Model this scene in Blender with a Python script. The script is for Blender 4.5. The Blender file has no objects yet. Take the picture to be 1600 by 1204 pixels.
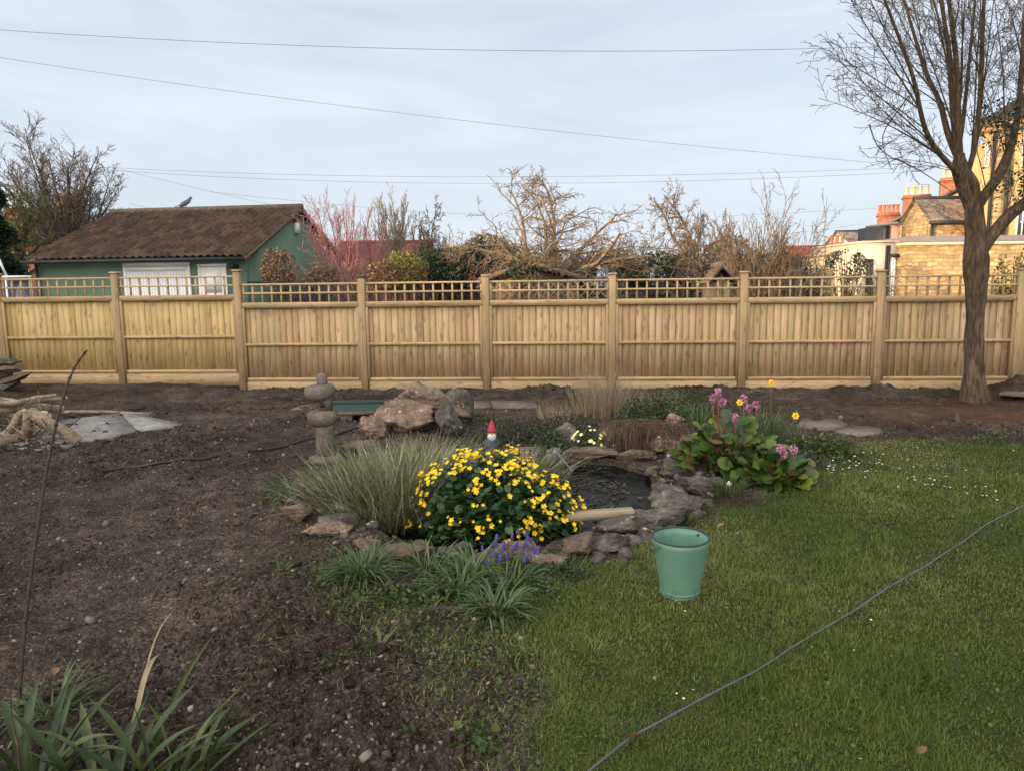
import bpy, math, random
import numpy as np
from mathutils import Vector, Matrix
R = math.radians
rng = np.random.default_rng(7)
random.seed(7)
scene = bpy.context.scene
# ------------------------------------------------------------------ camera
F_PX = 1143.0; CX, CY = 800.0, 602.0; CAM_H = 1.6; PITCH = 7.8; ROLL = -0.7
cam_d = bpy.data.cameras.new('camera'); cam = bpy.data.objects.new('camera', cam_d)
scene.collection.objects.link(cam); scene.camera = cam
CM = Matrix.Rotation(R(90 - PITCH), 3, 'X') @ Matrix.Rotation(R(ROLL), 3, 'Z')
cam.matrix_world = Matrix.Translation((0, 0, CAM_H)) @ CM.to_4x4()
cam_d.sensor_width = 36; cam_d.lens = F_PX / 1600 * 36; cam_d.clip_end = 2000; cam_d.clip_start = 0.05
def ray(px, py): return CM @ Vector(((px - CX) / F_PX, -(py - CY) / F_PX, -1.0))
def P(px, py, Y):
    d = ray(px, py); return Vector((0, 0, CAM_H)) + d * (Y / d.y)
def G(px, py, z=0.0):
    d = ray(px, py); t = (z - CAM_H) / d.z; return Vector((d.x * t, d.y * t, z))
# ------------------------------------------------------------------ light
SUN_EL = 8.0; SD = Vector((-0.87, -0.5, math.tan(R(SUN_EL)))).normalized()
world = bpy.data.worlds.new("World"); scene.world = world; world.use_nodes = True
nt = world.node_tree; nt.nodes.clear()
out = nt.nodes.new('ShaderNodeOutputWorld'); bg = nt.nodes.new('ShaderNodeBackground')
sky = nt.nodes.new('ShaderNodeTexSky'); sky.sky_type = 'NISHITA'; sky.sun_disc = False
sky.sun_elevation = R(SUN_EL); sky.sun_rotation = R(240); sky.air_density = 1.0; sky.dust_density = 0.6; sky.ozone_density = 2.0
tc = nt.nodes.new('ShaderNodeTexCoord'); mp = nt.nodes.new('ShaderNodeMapping'); mp.inputs['Scale'].default_value = (1.1, 1.6, 6.5); mp.inputs['Rotation'].default_value = (0.05, 0.12, 0.3)
ns = nt.nodes.new('ShaderNodeTexNoise'); ns.inputs['Scale'].default_value = 1.7; ns.inputs['Detail'].default_value = 7; ns.inputs['Roughness'].default_value = 0.55; ns.inputs['Distortion'].default_value = 0.7
rp = nt.nodes.new('ShaderNodeValToRGB'); rp.color_ramp.elements[0].position = 0.30; rp.color_ramp.elements[0].color = (.70,.70,.70,1); rp.color_ramp.elements[1].position = 0.72; rp.color_ramp.elements[1].color = (.97,.97,.97,1)
mx = nt.nodes.new('ShaderNodeMixRGB'); mx.inputs['Color2'].default_value = (6.75, 7.35, 8.3, 1)
nt.links.new(tc.outputs['Generated'], mp.inputs['Vector']); nt.links.new(mp.outputs[0], ns.inputs['Vector'])
nt.links.new(ns.outputs['Fac'], rp.inputs[0]); nt.links.new(rp.outputs[0], mx.inputs['Fac']); nt.links.new(sky.outputs[0], mx.inputs['Color1'])
# extra brightness added to the sky behind the viewer to light the fence
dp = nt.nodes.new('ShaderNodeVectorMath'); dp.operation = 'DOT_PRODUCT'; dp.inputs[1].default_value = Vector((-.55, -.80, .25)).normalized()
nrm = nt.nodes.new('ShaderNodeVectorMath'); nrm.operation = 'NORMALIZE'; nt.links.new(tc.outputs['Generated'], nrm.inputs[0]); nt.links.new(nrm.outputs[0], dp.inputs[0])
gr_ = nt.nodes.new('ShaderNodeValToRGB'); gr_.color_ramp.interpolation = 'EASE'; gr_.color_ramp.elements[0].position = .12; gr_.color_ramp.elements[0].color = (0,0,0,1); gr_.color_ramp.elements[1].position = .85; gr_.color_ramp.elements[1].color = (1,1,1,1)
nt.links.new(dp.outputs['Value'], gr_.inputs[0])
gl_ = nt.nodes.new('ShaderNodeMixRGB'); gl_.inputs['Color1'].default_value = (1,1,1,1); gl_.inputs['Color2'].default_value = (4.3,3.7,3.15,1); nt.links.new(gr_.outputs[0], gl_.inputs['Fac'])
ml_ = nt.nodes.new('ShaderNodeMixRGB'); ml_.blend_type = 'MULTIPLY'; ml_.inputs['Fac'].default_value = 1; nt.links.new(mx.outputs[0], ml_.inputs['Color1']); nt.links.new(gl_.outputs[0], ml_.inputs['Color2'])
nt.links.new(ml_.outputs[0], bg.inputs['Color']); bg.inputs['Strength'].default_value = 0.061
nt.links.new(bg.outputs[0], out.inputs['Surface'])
sd = bpy.data.lights.new('sun', 'SUN'); sd.energy = 3.0; sd.angle = R(0.6); sd.color = (1.0, 0.66, 0.34)
sun = bpy.data.objects.new('sun', sd); scene.collection.objects.link(sun)
sun.rotation_euler = SD.to_track_quat('Z', 'Y').to_euler()
scene.view_settings.view_transform = 'Standard'; scene.view_settings.look = 'None'; scene.view_settings.gamma = 1
scene.view_settings.exposure = 1.07
# ------------------------------------------------------------------ noise
def _hash(ix, iy, iz, seed):
    h = (ix.astype(np.int64) * 374761393 + iy.astype(np.int64) * 668265263 + iz.astype(np.int64) * 2147483647 + seed * 974711) & 0xffffffff
    h = ((h ^ (h >> 13)) * 1274126177) & 0xffffffff
    h = ((h ^ (h >> 16)) * 2246822519) & 0xffffffff
    return ((h ^ (h >> 15)) & 0xffffff) / float(0xffffff) * 2 - 1
def vn(x, y, z=None, seed=0):
    x = np.asarray(x, float); y = np.asarray(y, float)
    ix = np.floor(x); iy = np.floor(y); fx = x - ix; fy = y - iy
    fx = fx * fx * (3 - 2 * fx); fy = fy * fy * (3 - 2 * fy)
    if z is None:
        o = np.zeros_like(ix)
        def q(a, b): return _hash(ix + a, iy + b, o, seed)
        return (q(0,0)*(1-fx) + q(1,0)*fx)*(1-fy) + (q(0,1)*(1-fx) + q(1,1)*fx)*fy
    z = np.asarray(z, float); iz = np.floor(z); fz = z - iz; fz = fz * fz * (3 - 2 * fz)
    def q(a, b, c): return _hash(ix + a, iy + b, iz + c, seed)
    l = [(q(0,0,c)*(1-fx) + q(1,0,c)*fx)*(1-fy) + (q(0,1,c)*(1-fx) + q(1,1,c)*fx)*fy for c in (0, 1)]
    return l[0]*(1-fz) + l[1]*fz
def fbm(x, y, z=None, o=4, seed=0):
    s = 0; a = 1; f = 1; t = 0
    for i in range(o):
        s = s + a * vn(x*f, y*f, None if z is None else z*f, seed + i); t += a; a *= .5; f *= 2.03
    return s / t
def sdf(poly, x, y):
    x = np.asarray(x, float); y = np.asarray(y, float)
    d = np.full(x.shape, 1e9); ins = np.zeros(x.shape, bool); n = len(poly)
    for i in range(n):
        ax, ay = poly[i]; bx, by = poly[(i+1) % n]; ex, ey = bx-ax, by-ay
        t = np.clip(((x-ax)*ex + (y-ay)*ey) / (ex*ex + ey*ey + 1e-12), 0, 1)
        d = np.minimum(d, np.hypot(x-ax-t*ex, y-ay-t*ey))
        if by != ay:
            ins ^= ((ay > y) != (by > y)) & (x < (bx-ax)*(y-ay)/(by-ay) + ax)
    return np.where(ins, -d, d)
def sst(a, b, x):
    t = np.clip((x-a)/(b-a), 0, 1); return t*t*(3-2*t)
def gxy(px, py): g = G(px, py); return (g.x, g.y)
LAWN = [gxy(*p) for p in [(1318,700),(1330,688),(1420,683),(1500,690),(1600,692)]] + [(9.5,7.4),(14,6),(14,-4),(-.4,-4),(-.35,1.2)] + \
       [gxy(*p) for p in [(775,1215),(800,1165),(842,1105),(862,1060),(835,1015),(800,975),(812,935),(845,905),(900,880),(935,868),(1000,850),(1070,812),(1120,800),(1150,785),(1215,765),(1265,750),(1290,725)]]
POND = [gxy(*p) for p in [(528,800),(560,826),(610,856),(720,866),(850,858),(925,822),(1000,792),(1022,760),(1012,738),(960,722),(890,718),(800,722),(700,735),(600,750),(545,775)]]
def H(x, y, fine=True):
    x = np.asarray(x, float); y = np.asarray(y, float)
    wx = x + .09*vn(x*2.3, y*2.3, seed=50); wy = y + .09*vn(x*2.3, y*2.3, seed=51)
    ls = sdf(LAWN, wx, wy); lawn = sst(.05, -.06, ls)
    ps = sdf(POND, x, y)
    h = .025*fbm(x*.55, y*.55, o=2, seed=3)
    far = sst(11.6, 12.6, y)
    soil = (1-lawn)*(1-far)
    h = h + .11*sst(-4.2, -5.4, x)*sst(8.5, 10.8, y)
    if fine:
        n1 = fbm(x*2.6, y*2.6, o=3, seed=11); n2 = fbm(x*9, y*9, o=3, seed=15); n3 = 1-np.abs(vn(x*24, y*24, seed=21)); n4 = vn(x*55, y*55, seed=23)
        rough = .35 + .65*sst(-.15, .35, vn(x*.9, y*.9, seed=31))
        h = h + soil*(.04*n1 + rough*(.040*n2 + .030*n3 + .013*n4))
        h = h + lawn*(.010*fbm(x*3, y*3, o=3, seed=41))
    # banks of dug earth along the fence foot and heaps on the bed
    for (cx, cy, sx, sy, a) in ((.35,10.6,.55,.3,.13),(5.0,10.2,.6,.32,.15),(7.0,9.9,.5,.4,.24),(-4.8,10.9,1.2,.3,.08),(2.7,10.5,1.1,.3,.08),(7.6,9.7,.8,.45,.1),(-1.32,3.65,.42,.35,.10),(-1.25,5.0,.45,.4,.13),(-.55,4.45,.8,.2,.06),(-2.2,3.0,.6,.25,.05)):
        g = np.exp(-((x-cx)/sx)**2 - ((y-cy)/sy)**2)
        h = h + a*g*(1 + (.35*fbm(x*6, y*6, o=3, seed=61) if fine else 0))
        h = h - .5*sst(.015, -.10, ps)
    return h
def Hs(x, y): return float(H(np.array([x]), np.array([y]), True)[0])
def GH(px, py, dz=0.0):
    g = G(px, py); z = float(H(np.array([g.x]), np.array([g.y]), False)[0])
    g = G(px, py, max(z, -.03)); return Vector((g.x, g.y, max(Hs(g.x, g.y), -.05) + dz))
# ------------------------------------------------------------------ objects
COL = scene.collection
def tag(o, label=None, cat=None, group=None, kind=None):
    if label: o['label'] = label
    if cat: o['category'] = cat
    if group: o['group'] = group
    if kind: o['kind'] = kind
    return o
def thing(name, label, cat, loc=(0,0,0), rz=0, group=None):
    o = bpy.data.objects.new(name, None); COL.objects.link(o); o.empty_display_size = .1
    o.location = loc; o.rotation_euler = (0, 0, rz); return tag(o, label, cat, group)
def copy_tree(o, parent=None):
    c = o.copy(); COL.objects.link(c)
    if parent: c.parent = parent
    for ch in list(o.children): copy_tree(ch, c)
    return c
def raw_obj(name, V, Fs, mat, parent=None, attrs=None, smooth=False, world=False, loc=None):
    V = np.asarray(V, np.float32).reshape(-1, 3)
    if world and parent is not None: V = V - np.array(parent.location, np.float32)
    if loc is not None: V = V - np.array(loc, np.float32)
    if not isinstance(Fs, list): Fs = [Fs]
    me = bpy.data.meshes.new(name); me.vertices.add(len(V)); me.vertices.foreach_set('co', V.ravel())
    Fs = [np.asarray(f, np.int32) for f in Fs if len(f)]
    nl = sum(f.size for f in Fs); nf = sum(len(f) for f in Fs)
    me.loops.add(nl); me.polygons.add(nf)
    me.loops.foreach_set('vertex_index', np.concatenate([f.ravel() for f in Fs]))
    tot = np.concatenate([np.full(len(f), f.shape[1], np.int32) for f in Fs])
    st = np.concatenate([[0], np.cumsum(tot)[:-1]]).astype(np.int32)
    me.polygons.foreach_set('loop_start', st)
    try: me.polygons.foreach_set('loop_total', tot)
    except Exception: pass
    if smooth: me.polygons.foreach_set('use_smooth', np.ones(nf, bool))
    me.update(calc_edges=True); me.validate()
    for k, a in (attrs or {}).items():
        at = me.attributes.new(k, 'FLOAT', 'POINT'); at.data.foreach_set('value', np.asarray(a, np.float32))
    me.materials.append(mat)
    o = bpy.data.objects.new(name, me); COL.objects.link(o)
    if parent is not None: o.parent = parent
    if loc is not None: o.location = loc
    return o
class MB:
    def __init__(s): s.V = []; s.F = {}; s.A = []; s.v = .5; s.M = None
    def add(s, verts, faces):
        b = len(s.V)
        for p in verts:
            p = Vector(p)
            if s.M is not None: p = s.M @ p
            s.V.append(tuple(p)); s.A.append(s.v)
        for f in faces: s.F.setdefault(len(f), []).append([i+b for i in f])
        return s
    def box(s, x0, x1, y0, y1, z0, z1):
        return s.add([(x0,y0,z0),(x1,y0,z0),(x1,y1,z0),(x0,y1,z0),(x0,y0,z1),(x1,y0,z1),(x1,y1,z1),(x0,y1,z1)],
              [(0,3,2,1),(4,5,6,7),(0,1,5,4),(1,2,6,5),(2,3,7,6),(3,0,4,7)])
    def bbox(s, x0, x1, y0, y1, z0, z1, b=.004):   # box with chamfered vertical and top edges
        r = [(x0+b,y0),(x1-b,y0),(x1,y0+b),(x1,y1-b),(x1-b,y1),(x0+b,y1),(x0,y1-b),(x0,y0+b)]
        cx, cy = (x0+x1)/2, (y0+y1)/2
        top = [(cx+(x-cx)*(1-2*b/(x1-x0)), cy+(y-cy)*(1-2*b/(y1-y0))) for x, y in r]
        v = [(x,y,z0) for x,y in r] + [(x,y,z1-b) for x,y in r] + [(x,y,z1) for x,y in top]
        f = [tuple(range(7,-1,-1)), tuple(range(16,24))]
        for k in (0, 8):
            for i in range(8): f.append((k+i, k+(i+1)%8, k+8+(i+1)%8, k+8+i))
        return s.add(v, f)
    def prism(s, pts, d):      # closed polygon pts (3d) extruded by vector d
        n = len(pts); d = Vector(d); a = [Vector(p) for p in pts]
        f = [tuple(range(n)), tuple(range(2*n-1, n-1, -1))]
        for i in range(n): f.append((i, n+i, n+(i+1)%n, (i+1)%n))
        return s.add(a + [p+d for p in a], f)
    def tube(s, pts, r, n=8, cap=True):
        V, Fq, _ = tube_arr([(np.array([tuple(p) for p in pts], float), np.broadcast_to(np.array(r, float), (len(pts),)))], n)
        f = [tuple(q) for q in Fq]
        if cap: f += [tuple(range(n))[::-1], tuple(range(len(V)-n, len(V)))]
        return s.add(V, f)
    def lathe(s, prof, n=32, c=(0,0,0), wob=None):
        v = []; f = []
        for (r, z) in prof:
            for i in range(n):
                a = 2*math.pi*i/n; k = 1 if wob is None else 1 + wob(a, z)
                v.append((c[0]+r*k*math.cos(a), c[1]+r*k*math.sin(a), c[2]+z))
        for j in range(len(prof)-1):
            for i in range(n): f.append((j*n+i, j*n+(i+1)%n, (j+1)*n+(i+1)%n, (j+1)*n+i))
        return s.add(v, f)
    def build(s, name, mat, parent=None, smooth=False, world=False, loc=None):
        return raw_obj(name, s.V, [np.array(v) for v in s.F.values()], mat, parent, {'v': s.A}, smooth, world, loc)
def tube_arr(lines, sides=3):
    Vs = []; Fs = []; At = []; base = 0; by = {}
    for p, r in lines: by.setdefault(len(p), []).append((p, r))
    for n, L in by.items():
        Pn = np.array([l[0] for l in L], float); Rn = np.array([l[1] for l in L], float); M = len(L)
        T = np.gradient(Pn, axis=1); T /= np.linalg.norm(T, axis=2, keepdims=True) + 1e-9
        T0 = Pn[:, -1] - Pn[:, 0]; ref = np.where(np.abs(T0[:, 2:3]) > .6*np.linalg.norm(T0, axis=1, keepdims=True), [[1., .13, 0]], [[0., .1, 1.]])[:, None, :]
        A = np.cross(T, np.broadcast_to(ref, T.shape)); A /= np.linalg.norm(A, axis=2, keepdims=True) + 1e-9
        B = np.cross(T, A)
        ang = np.arange(sides)/sides*2*np.pi
        ring = Pn[:, :, None, :] + Rn[:, :, None, None]*(A[:, :, None, :]*np.cos(ang)[None, None, :, None] + B[:, :, None, :]*np.sin(ang)[None, None, :, None])
        V = ring.reshape(-1, 3); idx = (np.arange(M*n*sides).reshape(M, n, sides))+base
        a = idx[:, :-1, :]; b = np.roll(idx, -1, axis=2)[:, :-1, :]; c = np.roll(idx, -1, axis=2)[:, 1:, :]; d = idx[:, 1:, :]
        Fs.append(np.stack([a, b, c, d], -1).reshape(-1, 4)); Vs.append(V); At.append(np.repeat(rng.random(M), n*sides)); base += len(V)
    return np.concatenate(Vs), np.concatenate(Fs), np.concatenate(At)
def tubes_obj(name, lines, sides, mat, parent=None, world=True, loc=None, smooth=True):
    V, F, A = tube_arr(lines, sides); return raw_obj(name, V, F, mat, parent, {'v': A}, smooth, world, loc)
def blades(base, az, el, curv, length, width, S=5, cross=2, fold=.25, tw=None, prof='grass'):
    base = np.asarray(base, float); N = len(base); t = np.linspace(0, 1, S+1)
    e = el[:, None] - curv[:, None]*t[None, :]**1.3
    ds = length[:, None]/S; ce = np.cos(e); se = np.sin(e)
    hor = np.concatenate([np.zeros((N,1)), np.cumsum((ce[:, :-1]+ce[:, 1:])/2*ds, 1)], 1)
    ver = np.concatenate([np.zeros((N,1)), np.cumsum((se[:, :-1]+se[:, 1:])/2*ds, 1)], 1)
    ca, sa = np.cos(az)[:, None], np.sin(az)[:, None]
    C = np.stack([base[:, 0:1]+hor*ca, base[:, 1:2]+hor*sa, base[:, 2:3]+ver], -1)
    sw = az[:, None] + np.pi/2 + (0 if tw is None else tw[:, None]*t[None, :])
    side = np.stack([np.cos(sw)+0*t, np.sin(sw)+0*t, 0*sw+0*t], -1)
    w = {'grass': (1-t**1.6)*(.75+.5*t), 'strap': np.minimum(1, 3.2*(1-t)+.03)**.8*(.8+.4*np.sin(t*2.6)), 'reed': 1-t*.9}[prof]
    w = width[:, None]*w[None, :]*.5
    if cross == 2: V = np.stack([C-side*w[..., None], C+side*w[..., None]], 2)
    else:
        nrm = np.stack([-se*ca, -se*sa, ce], -1)
        V = np.stack([C-side*w[..., None]+nrm*w[..., None]*fold, C-nrm*w[..., None]*fold, C+side*w[..., None]+nrm*w[..., None]*fold], 2)
    idx = np.arange(N*(S+1)*cross).reshape(N, S+1, cross)
    Fq = np.stack([idx[:, :-1, :-1], idx[:, :-1, 1:], idx[:, 1:, 1:], idx[:, 1:, :-1]], -1).reshape(-1, 4)
    v = np.repeat(rng.random(N), (S+1)*cross); tt = np.broadcast_to(t[None, :, None], (N, S+1, cross)).ravel()
    return V.reshape(-1, 3), Fq, {'v': v, 't': tt}
LEAF = {'oval': [(0,0,0),(.25,.22,.02),(.6,.27,.03),(.85,.15,.01),(1,0,-.04),(.85,-.15,.01),(.6,-.27,.03),(.25,-.22,.02)],
        'round': [(.05,0,0),(-.05,.3,.05),(.25,.52,.08),(.65,.5,.07),(.98,.2,.02),(.98,-.2,.02),(.65,-.5,.07),(.25,-.52,.08),(-.05,-.3,.05)],
        'rhomb': [(0,0,0),(.45,.3,.05),(1,0,0),(.45,-.3,.05)],
        'lobed': [(0,0,0),(.1,.35,.03),(.35,.25,.02),(.5,.5,.05),(.65,.22,.02),(1,0,-.05),(.65,-.22,.02),(.5,-.5,.05),(.35,-.25,.02),(.1,-.35,.03)],
        'paddle': [(0,0,0),(.12,.03,.0),(.3,.22,.05),(.6,.34,.09),(.85,.28,.05),(1,.08,-.02),(1,-.08,-.02),(.85,-.28,.05),(.6,-.34,.09),(.3,-.22,.05),(.12,-.03,0)]}
def cards(C, D, U, size, shape='oval'):
    C = np.asarray(C, float); D = D/(np.linalg.norm(D, axis=1, keepdims=True)+1e-9)
    Sd = np.cross(U, D); Sd /= np.linalg.norm(Sd, axis=1, keepdims=True)+1e-9; Nn = np.cross(D, Sd)
    sh = np.array(LEAF[shape], float); sh = np.concatenate([[(.5, 0, -.03)], sh]); K = len(sh)-1
    size = np.asarray(size)[:, None, None]
    V = C[:, None, :] + size*(D[:, None, :]*sh[None, :, 0:1] + Sd[:, None, :]*sh[None, :, 1:2] + Nn[:, None, :]*sh[None, :, 2:3])
    N = len(C); idx = np.arange(N*(K+1)).reshape(N, K+1)
    r = idx[:, 1:]; Ft = np.stack([np.broadcast_to(idx[:, :1], r.shape), r, np.roll(r, -1, 1)], -1).reshape(-1, 3)
    return V.reshape(-1, 3), Ft, {'v': np.repeat(rng.random(N), K+1)}
def rdir(n, up=0.0):
    d = rng.normal(size=(n, 3)); d[:, 2] += up; return d/(np.linalg.norm(d, axis=1, keepdims=True)+1e-9)
# ------------------------------------------------------------------ materials
def new_mat(name):
    m = bpy.data.materials.new(name); m.use_nodes = True; n = m.node_tree; b = n.nodes['Principled BSDF']; return m, n, b
def N_(n, t, **k):
    o = n.nodes.new(t)
    for a, v in k.items(): setattr(o, a, v)
    return o
def ramp(n, stops):
    r = N_(n, 'ShaderNodeValToRGB'); e = r.color_ramp.elements
    while len(e) < len(stops): e.new(.5)
    for i, (p, c) in enumerate(stops): e[i].position = p; e[i].color = (*c, 1)
    return r
def pos(n, sc=(1,1,1), off=None):
    g = N_(n, 'ShaderNodeNewGeometry'); m = N_(n, 'ShaderNodeMapping'); m.inputs['Scale'].default_value = sc
    n.links.new(g.outputs['Position'], m.inputs[0]); return m.outputs[0]
def noise_(n, vec, scale, detail=5, rough=.55, dist=0):
    t = N_(n, 'ShaderNodeTexNoise'); t.inputs['Scale'].default_value = scale; t.inputs['Detail'].default_value = detail; t.inputs['Roughness'].default_value = rough; t.inputs['Distortion'].default_value = dist
    n.links.new(vec, t.inputs['Vector']); return t.outputs['Fac']
def bump_(n, b, h, dist, st=.6):
    u = N_(n, 'ShaderNodeBump'); u.inputs['Distance'].default_value = dist; u.inputs['Strength'].default_value = st
    n.links.new(h, u.inputs['Height']); n.links.new(u.outputs[0], b.inputs['Normal'])
def mixc(n, fac, a, b_, mode='MIX'):
    m = N_(n, 'ShaderNodeMixRGB', blend_type=mode)
    for s, v in (('Fac', fac), ('Color1', a), ('Color2', b_)):
        if isinstance(v, (int, float)): m.inputs[s].default_value = v
        elif isinstance(v, tuple): m.inputs[s].default_value = (*v, 1)
        else: n.links.new(v, m.inputs[s])
    return m.outputs[0]
def attr(n, name): a = N_(n, 'ShaderNodeAttribute'); a.attribute_name = name; return a.outputs['Fac']
def mat_noise(name, stops, scale=5, rough=.8, bump=.01, bs=None, sc=(1,1,1), detail=6, spec=.3, coord_v=False):
    m, n, b = new_mat(name); v = pos(n, sc); f = noise_(n, v, scale, detail, .6, .3)
    r = ramp(n, stops); n.links.new(f, r.inputs[0]); n.links.new(r.outputs[0], b.inputs['Base Color'])
    b.inputs['Roughness'].default_value = rough; b.inputs['Specular IOR Level'].default_value = spec
    if bump: bump_(n, b, noise_(n, v, bs or scale*3, 6, .65), bump)
    return m
def mat_leaf(name, stops, rough=.5, spec=.35, trans=.0, tip=None, tipat=(.6, 1)):
    m, n, b = new_mat(name); r = ramp(n, stops); n.links.new(attr(n, 'v'), r.inputs[0]); c = r.outputs[0]
    f = noise_(n, pos(n), 25, 3); c = mixc(n, .5, c, ramp_out(n, f, [(.3, (.62,.62,.62)), (.7, (1.25,1.25,1.25))]), 'MULTIPLY')
    if tip:
        t = ramp(n, [(tipat[0], (0,0,0)), (tipat[1], (1,1,1))]); n.links.new(attr(n, 't'), t.inputs[0]); c = mixc(n, t.outputs[0], c, tip)
    n.links.new(c, b.inputs['Base Color']); b.inputs['Roughness'].default_value = rough; b.inputs['Specular IOR Level'].default_value = spec
    if trans:
        tr = N_(n, 'ShaderNodeBsdfTranslucent'); ms = N_(n, 'ShaderNodeMixShader'); ms.inputs[0].default_value = trans
        n.links.new(c, tr.inputs[0]); n.links.new(b.outputs[0], ms.inputs[1]); n.links.new(tr.outputs[0], ms.inputs[2])
        n.links.new(ms.outputs[0], n.nodes['Material Output'].inputs['Surface'])
    return m
def ramp_out(n, f, stops): r = ramp(n, stops); n.links.new(f, r.inputs[0]); return r.outputs[0]
def mat_flat(name, c, rough=.5, spec=.4, metal=0, var=.25, scale=8, bump=0):
    m, n, b = new_mat(name); f = noise_(n, pos(n), scale, 5)
    lo = tuple(x*(1-var) for x in c); hi = tuple(min(1, x*(1+var)) for x in c)
    n.links.new(ramp_out(n, f, [(.3, lo), (.7, hi)]), b.inputs['Base Color'])
    b.inputs['Roughness'].default_value = rough; b.inputs['Specular IOR Level'].default_value = spec; b.inputs['Metallic'].default_value = metal
    if bump: bump_(n, b, noise_(n, pos(n), scale*6, 4), bump)
    return m
def mat_wood(name, stops, horiz=False, knot=1.0):
    m, n, b = new_mat(name); g = N_(n, 'ShaderNodeNewGeometry'); av = attr(n, 'v')
    off = N_(n, 'ShaderNodeCombineXYZ'); mu = N_(n, 'ShaderNodeMath', operation='MULTIPLY'); mu.inputs[1].default_value = 53.0
    n.links.new(av, mu.inputs[0]); n.links.new(mu.outputs[0], off.inputs[2]); n.links.new(mu.outputs[0], off.inputs[0])
    ad = N_(n, 'ShaderNodeVectorMath', operation='ADD'); n.links.new(g.outputs['Position'], ad.inputs[0]); n.links.new(off.outputs[0], ad.inputs[1])
    def mapped(sc): mp = N_(n, 'ShaderNodeMapping'); mp.inputs['Scale'].default_value = sc; n.links.new(ad.outputs[0], mp.inputs[0]); return mp.outputs[0]
    gr = mapped((1.2, 20, 26) if horiz else (26, 20, 1.2)); kn = mapped((4.0, .01, 10) if horiz else (9.5, .01, 3.6))
    c = ramp_out(n, av, stops)
    gf = noise_(n, gr, 1.6, 5, .6, 1.2)
    c = mixc(n, .75, c, ramp_out(n, gf, [(.30, (.60,.52,.42)), (.48, (1,1,1)), (.72, (1.22,1.2,1.15))]), 'MULTIPLY')
    big = noise_(n, mapped((.7,.7,.7)), 2.2, 4)
    c = mixc(n, .6, c, ramp_out(n, big, [(.35, (.72,.76,.64)), (.65, (1.15,1.08,1.05))]), 'MULTIPLY')
    vo = N_(n, 'ShaderNodeTexVoronoi'); vo.inputs['Scale'].default_value = .62; vo.voronoi_dimensions = '2D'; ks = N_(n, 'ShaderNodeSeparateXYZ'); n.links.new(kn, ks.inputs[0]); kc = N_(n, 'ShaderNodeCombineXYZ'); n.links.new(ks.outputs[0], kc.inputs[0]); n.links.new(ks.outputs[2], kc.inputs[1]); n.links.new(kc.outputs[0], vo.inputs['Vector'])
    kf = ramp_out(n, vo.outputs['Distance'], [(.04, (1,1,1)), (.15, (0,0,0))])
    km = N_(n, 'ShaderNodeMath', operation='MULTIPLY'); km.inputs[1].default_value = .55*knot; n.links.new(kf, km.inputs[0])
    c = mixc(n, km.outputs[0], c, (.13,.075,.035))
    n.links.new(c, b.inputs['Base Color']); b.inputs['Roughness'].default_value = .78; b.inputs['Specular IOR Level'].default_value = .25
    bump_(n, b, gf, .0015); return m
M = {}
M['wood'] = mat_wood('fence_wood', [(0,(.35,.235,.135)),(.35,(.45,.32,.185)),(.6,(.53,.375,.225)),(.8,(.40,.30,.165)),(1,(.47,.325,.185))])
M['woody'] = mat_wood('fence_wood_yellow', [(0,(.40,.285,.125)),(.4,(.50,.37,.17)),(.7,(.46,.34,.155)),(1,(.54,.40,.19))])
M['woodh'] = mat_wood('fence_rail_wood', [(0,(.41,.285,.16)),(.5,(.49,.35,.20)),(1,(.45,.325,.19))], True, .8)
M['trellis'] = mat_wood('trellis_wood', [(0,(.46,.34,.19)),(.5,(.56,.42,.25)),(1,(.50,.37,.21))], False, .4)
M['post'] = mat_wood('fence_post_wood', [(0,(.33,.235,.135)),(.5,(.39,.28,.16)),(1,(.42,.30,.17))], False, .7)
M['bark'] = mat_noise('bark_brown', [(.32,(.032,.021,.011)),(.5,(.085,.057,.031)),(.68,(.165,.115,.065))], 12, .9, .03, 22, (2.4,2.4,.45))
M['twig'] = mat_leaf('twig_brown', [(0,(.07,.055,.045)),(1,(.14,.105,.085))], .8, .15)
M['applebark'] = mat_noise('bark_apple', [(.3,(.09,.07,.05)),(.55,(.22,.16,.10)),(.75,(.36,.27,.15))], 7, .9, .01)
M['appletwig'] = mat_leaf('twig_apple', [(0,(.11,.082,.06)),(.6,(.20,.145,.095)),(1,(.33,.235,.13))], .8, .15)
M['redtwig'] = mat_leaf('twig_red', [(0,(.36,.17,.16)),(.6,(.50,.24,.23)),(1,(.60,.36,.33))], .7, .2)
M['redbark'] = mat_noise('bark_red', [(.3,(.16,.09,.08)),(.7,(.38,.14,.12))], 8, .8, .005)
M['paletwig'] = mat_leaf('twig_pale', [(0,(.24,.19,.14)),(1,(.42,.34,.24))], .8, .15)
M['greytwig'] = mat_leaf('twig_grey', [(0,(.08,.07,.065)),(1,(.16,.14,.13))], .8, .15)
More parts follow.
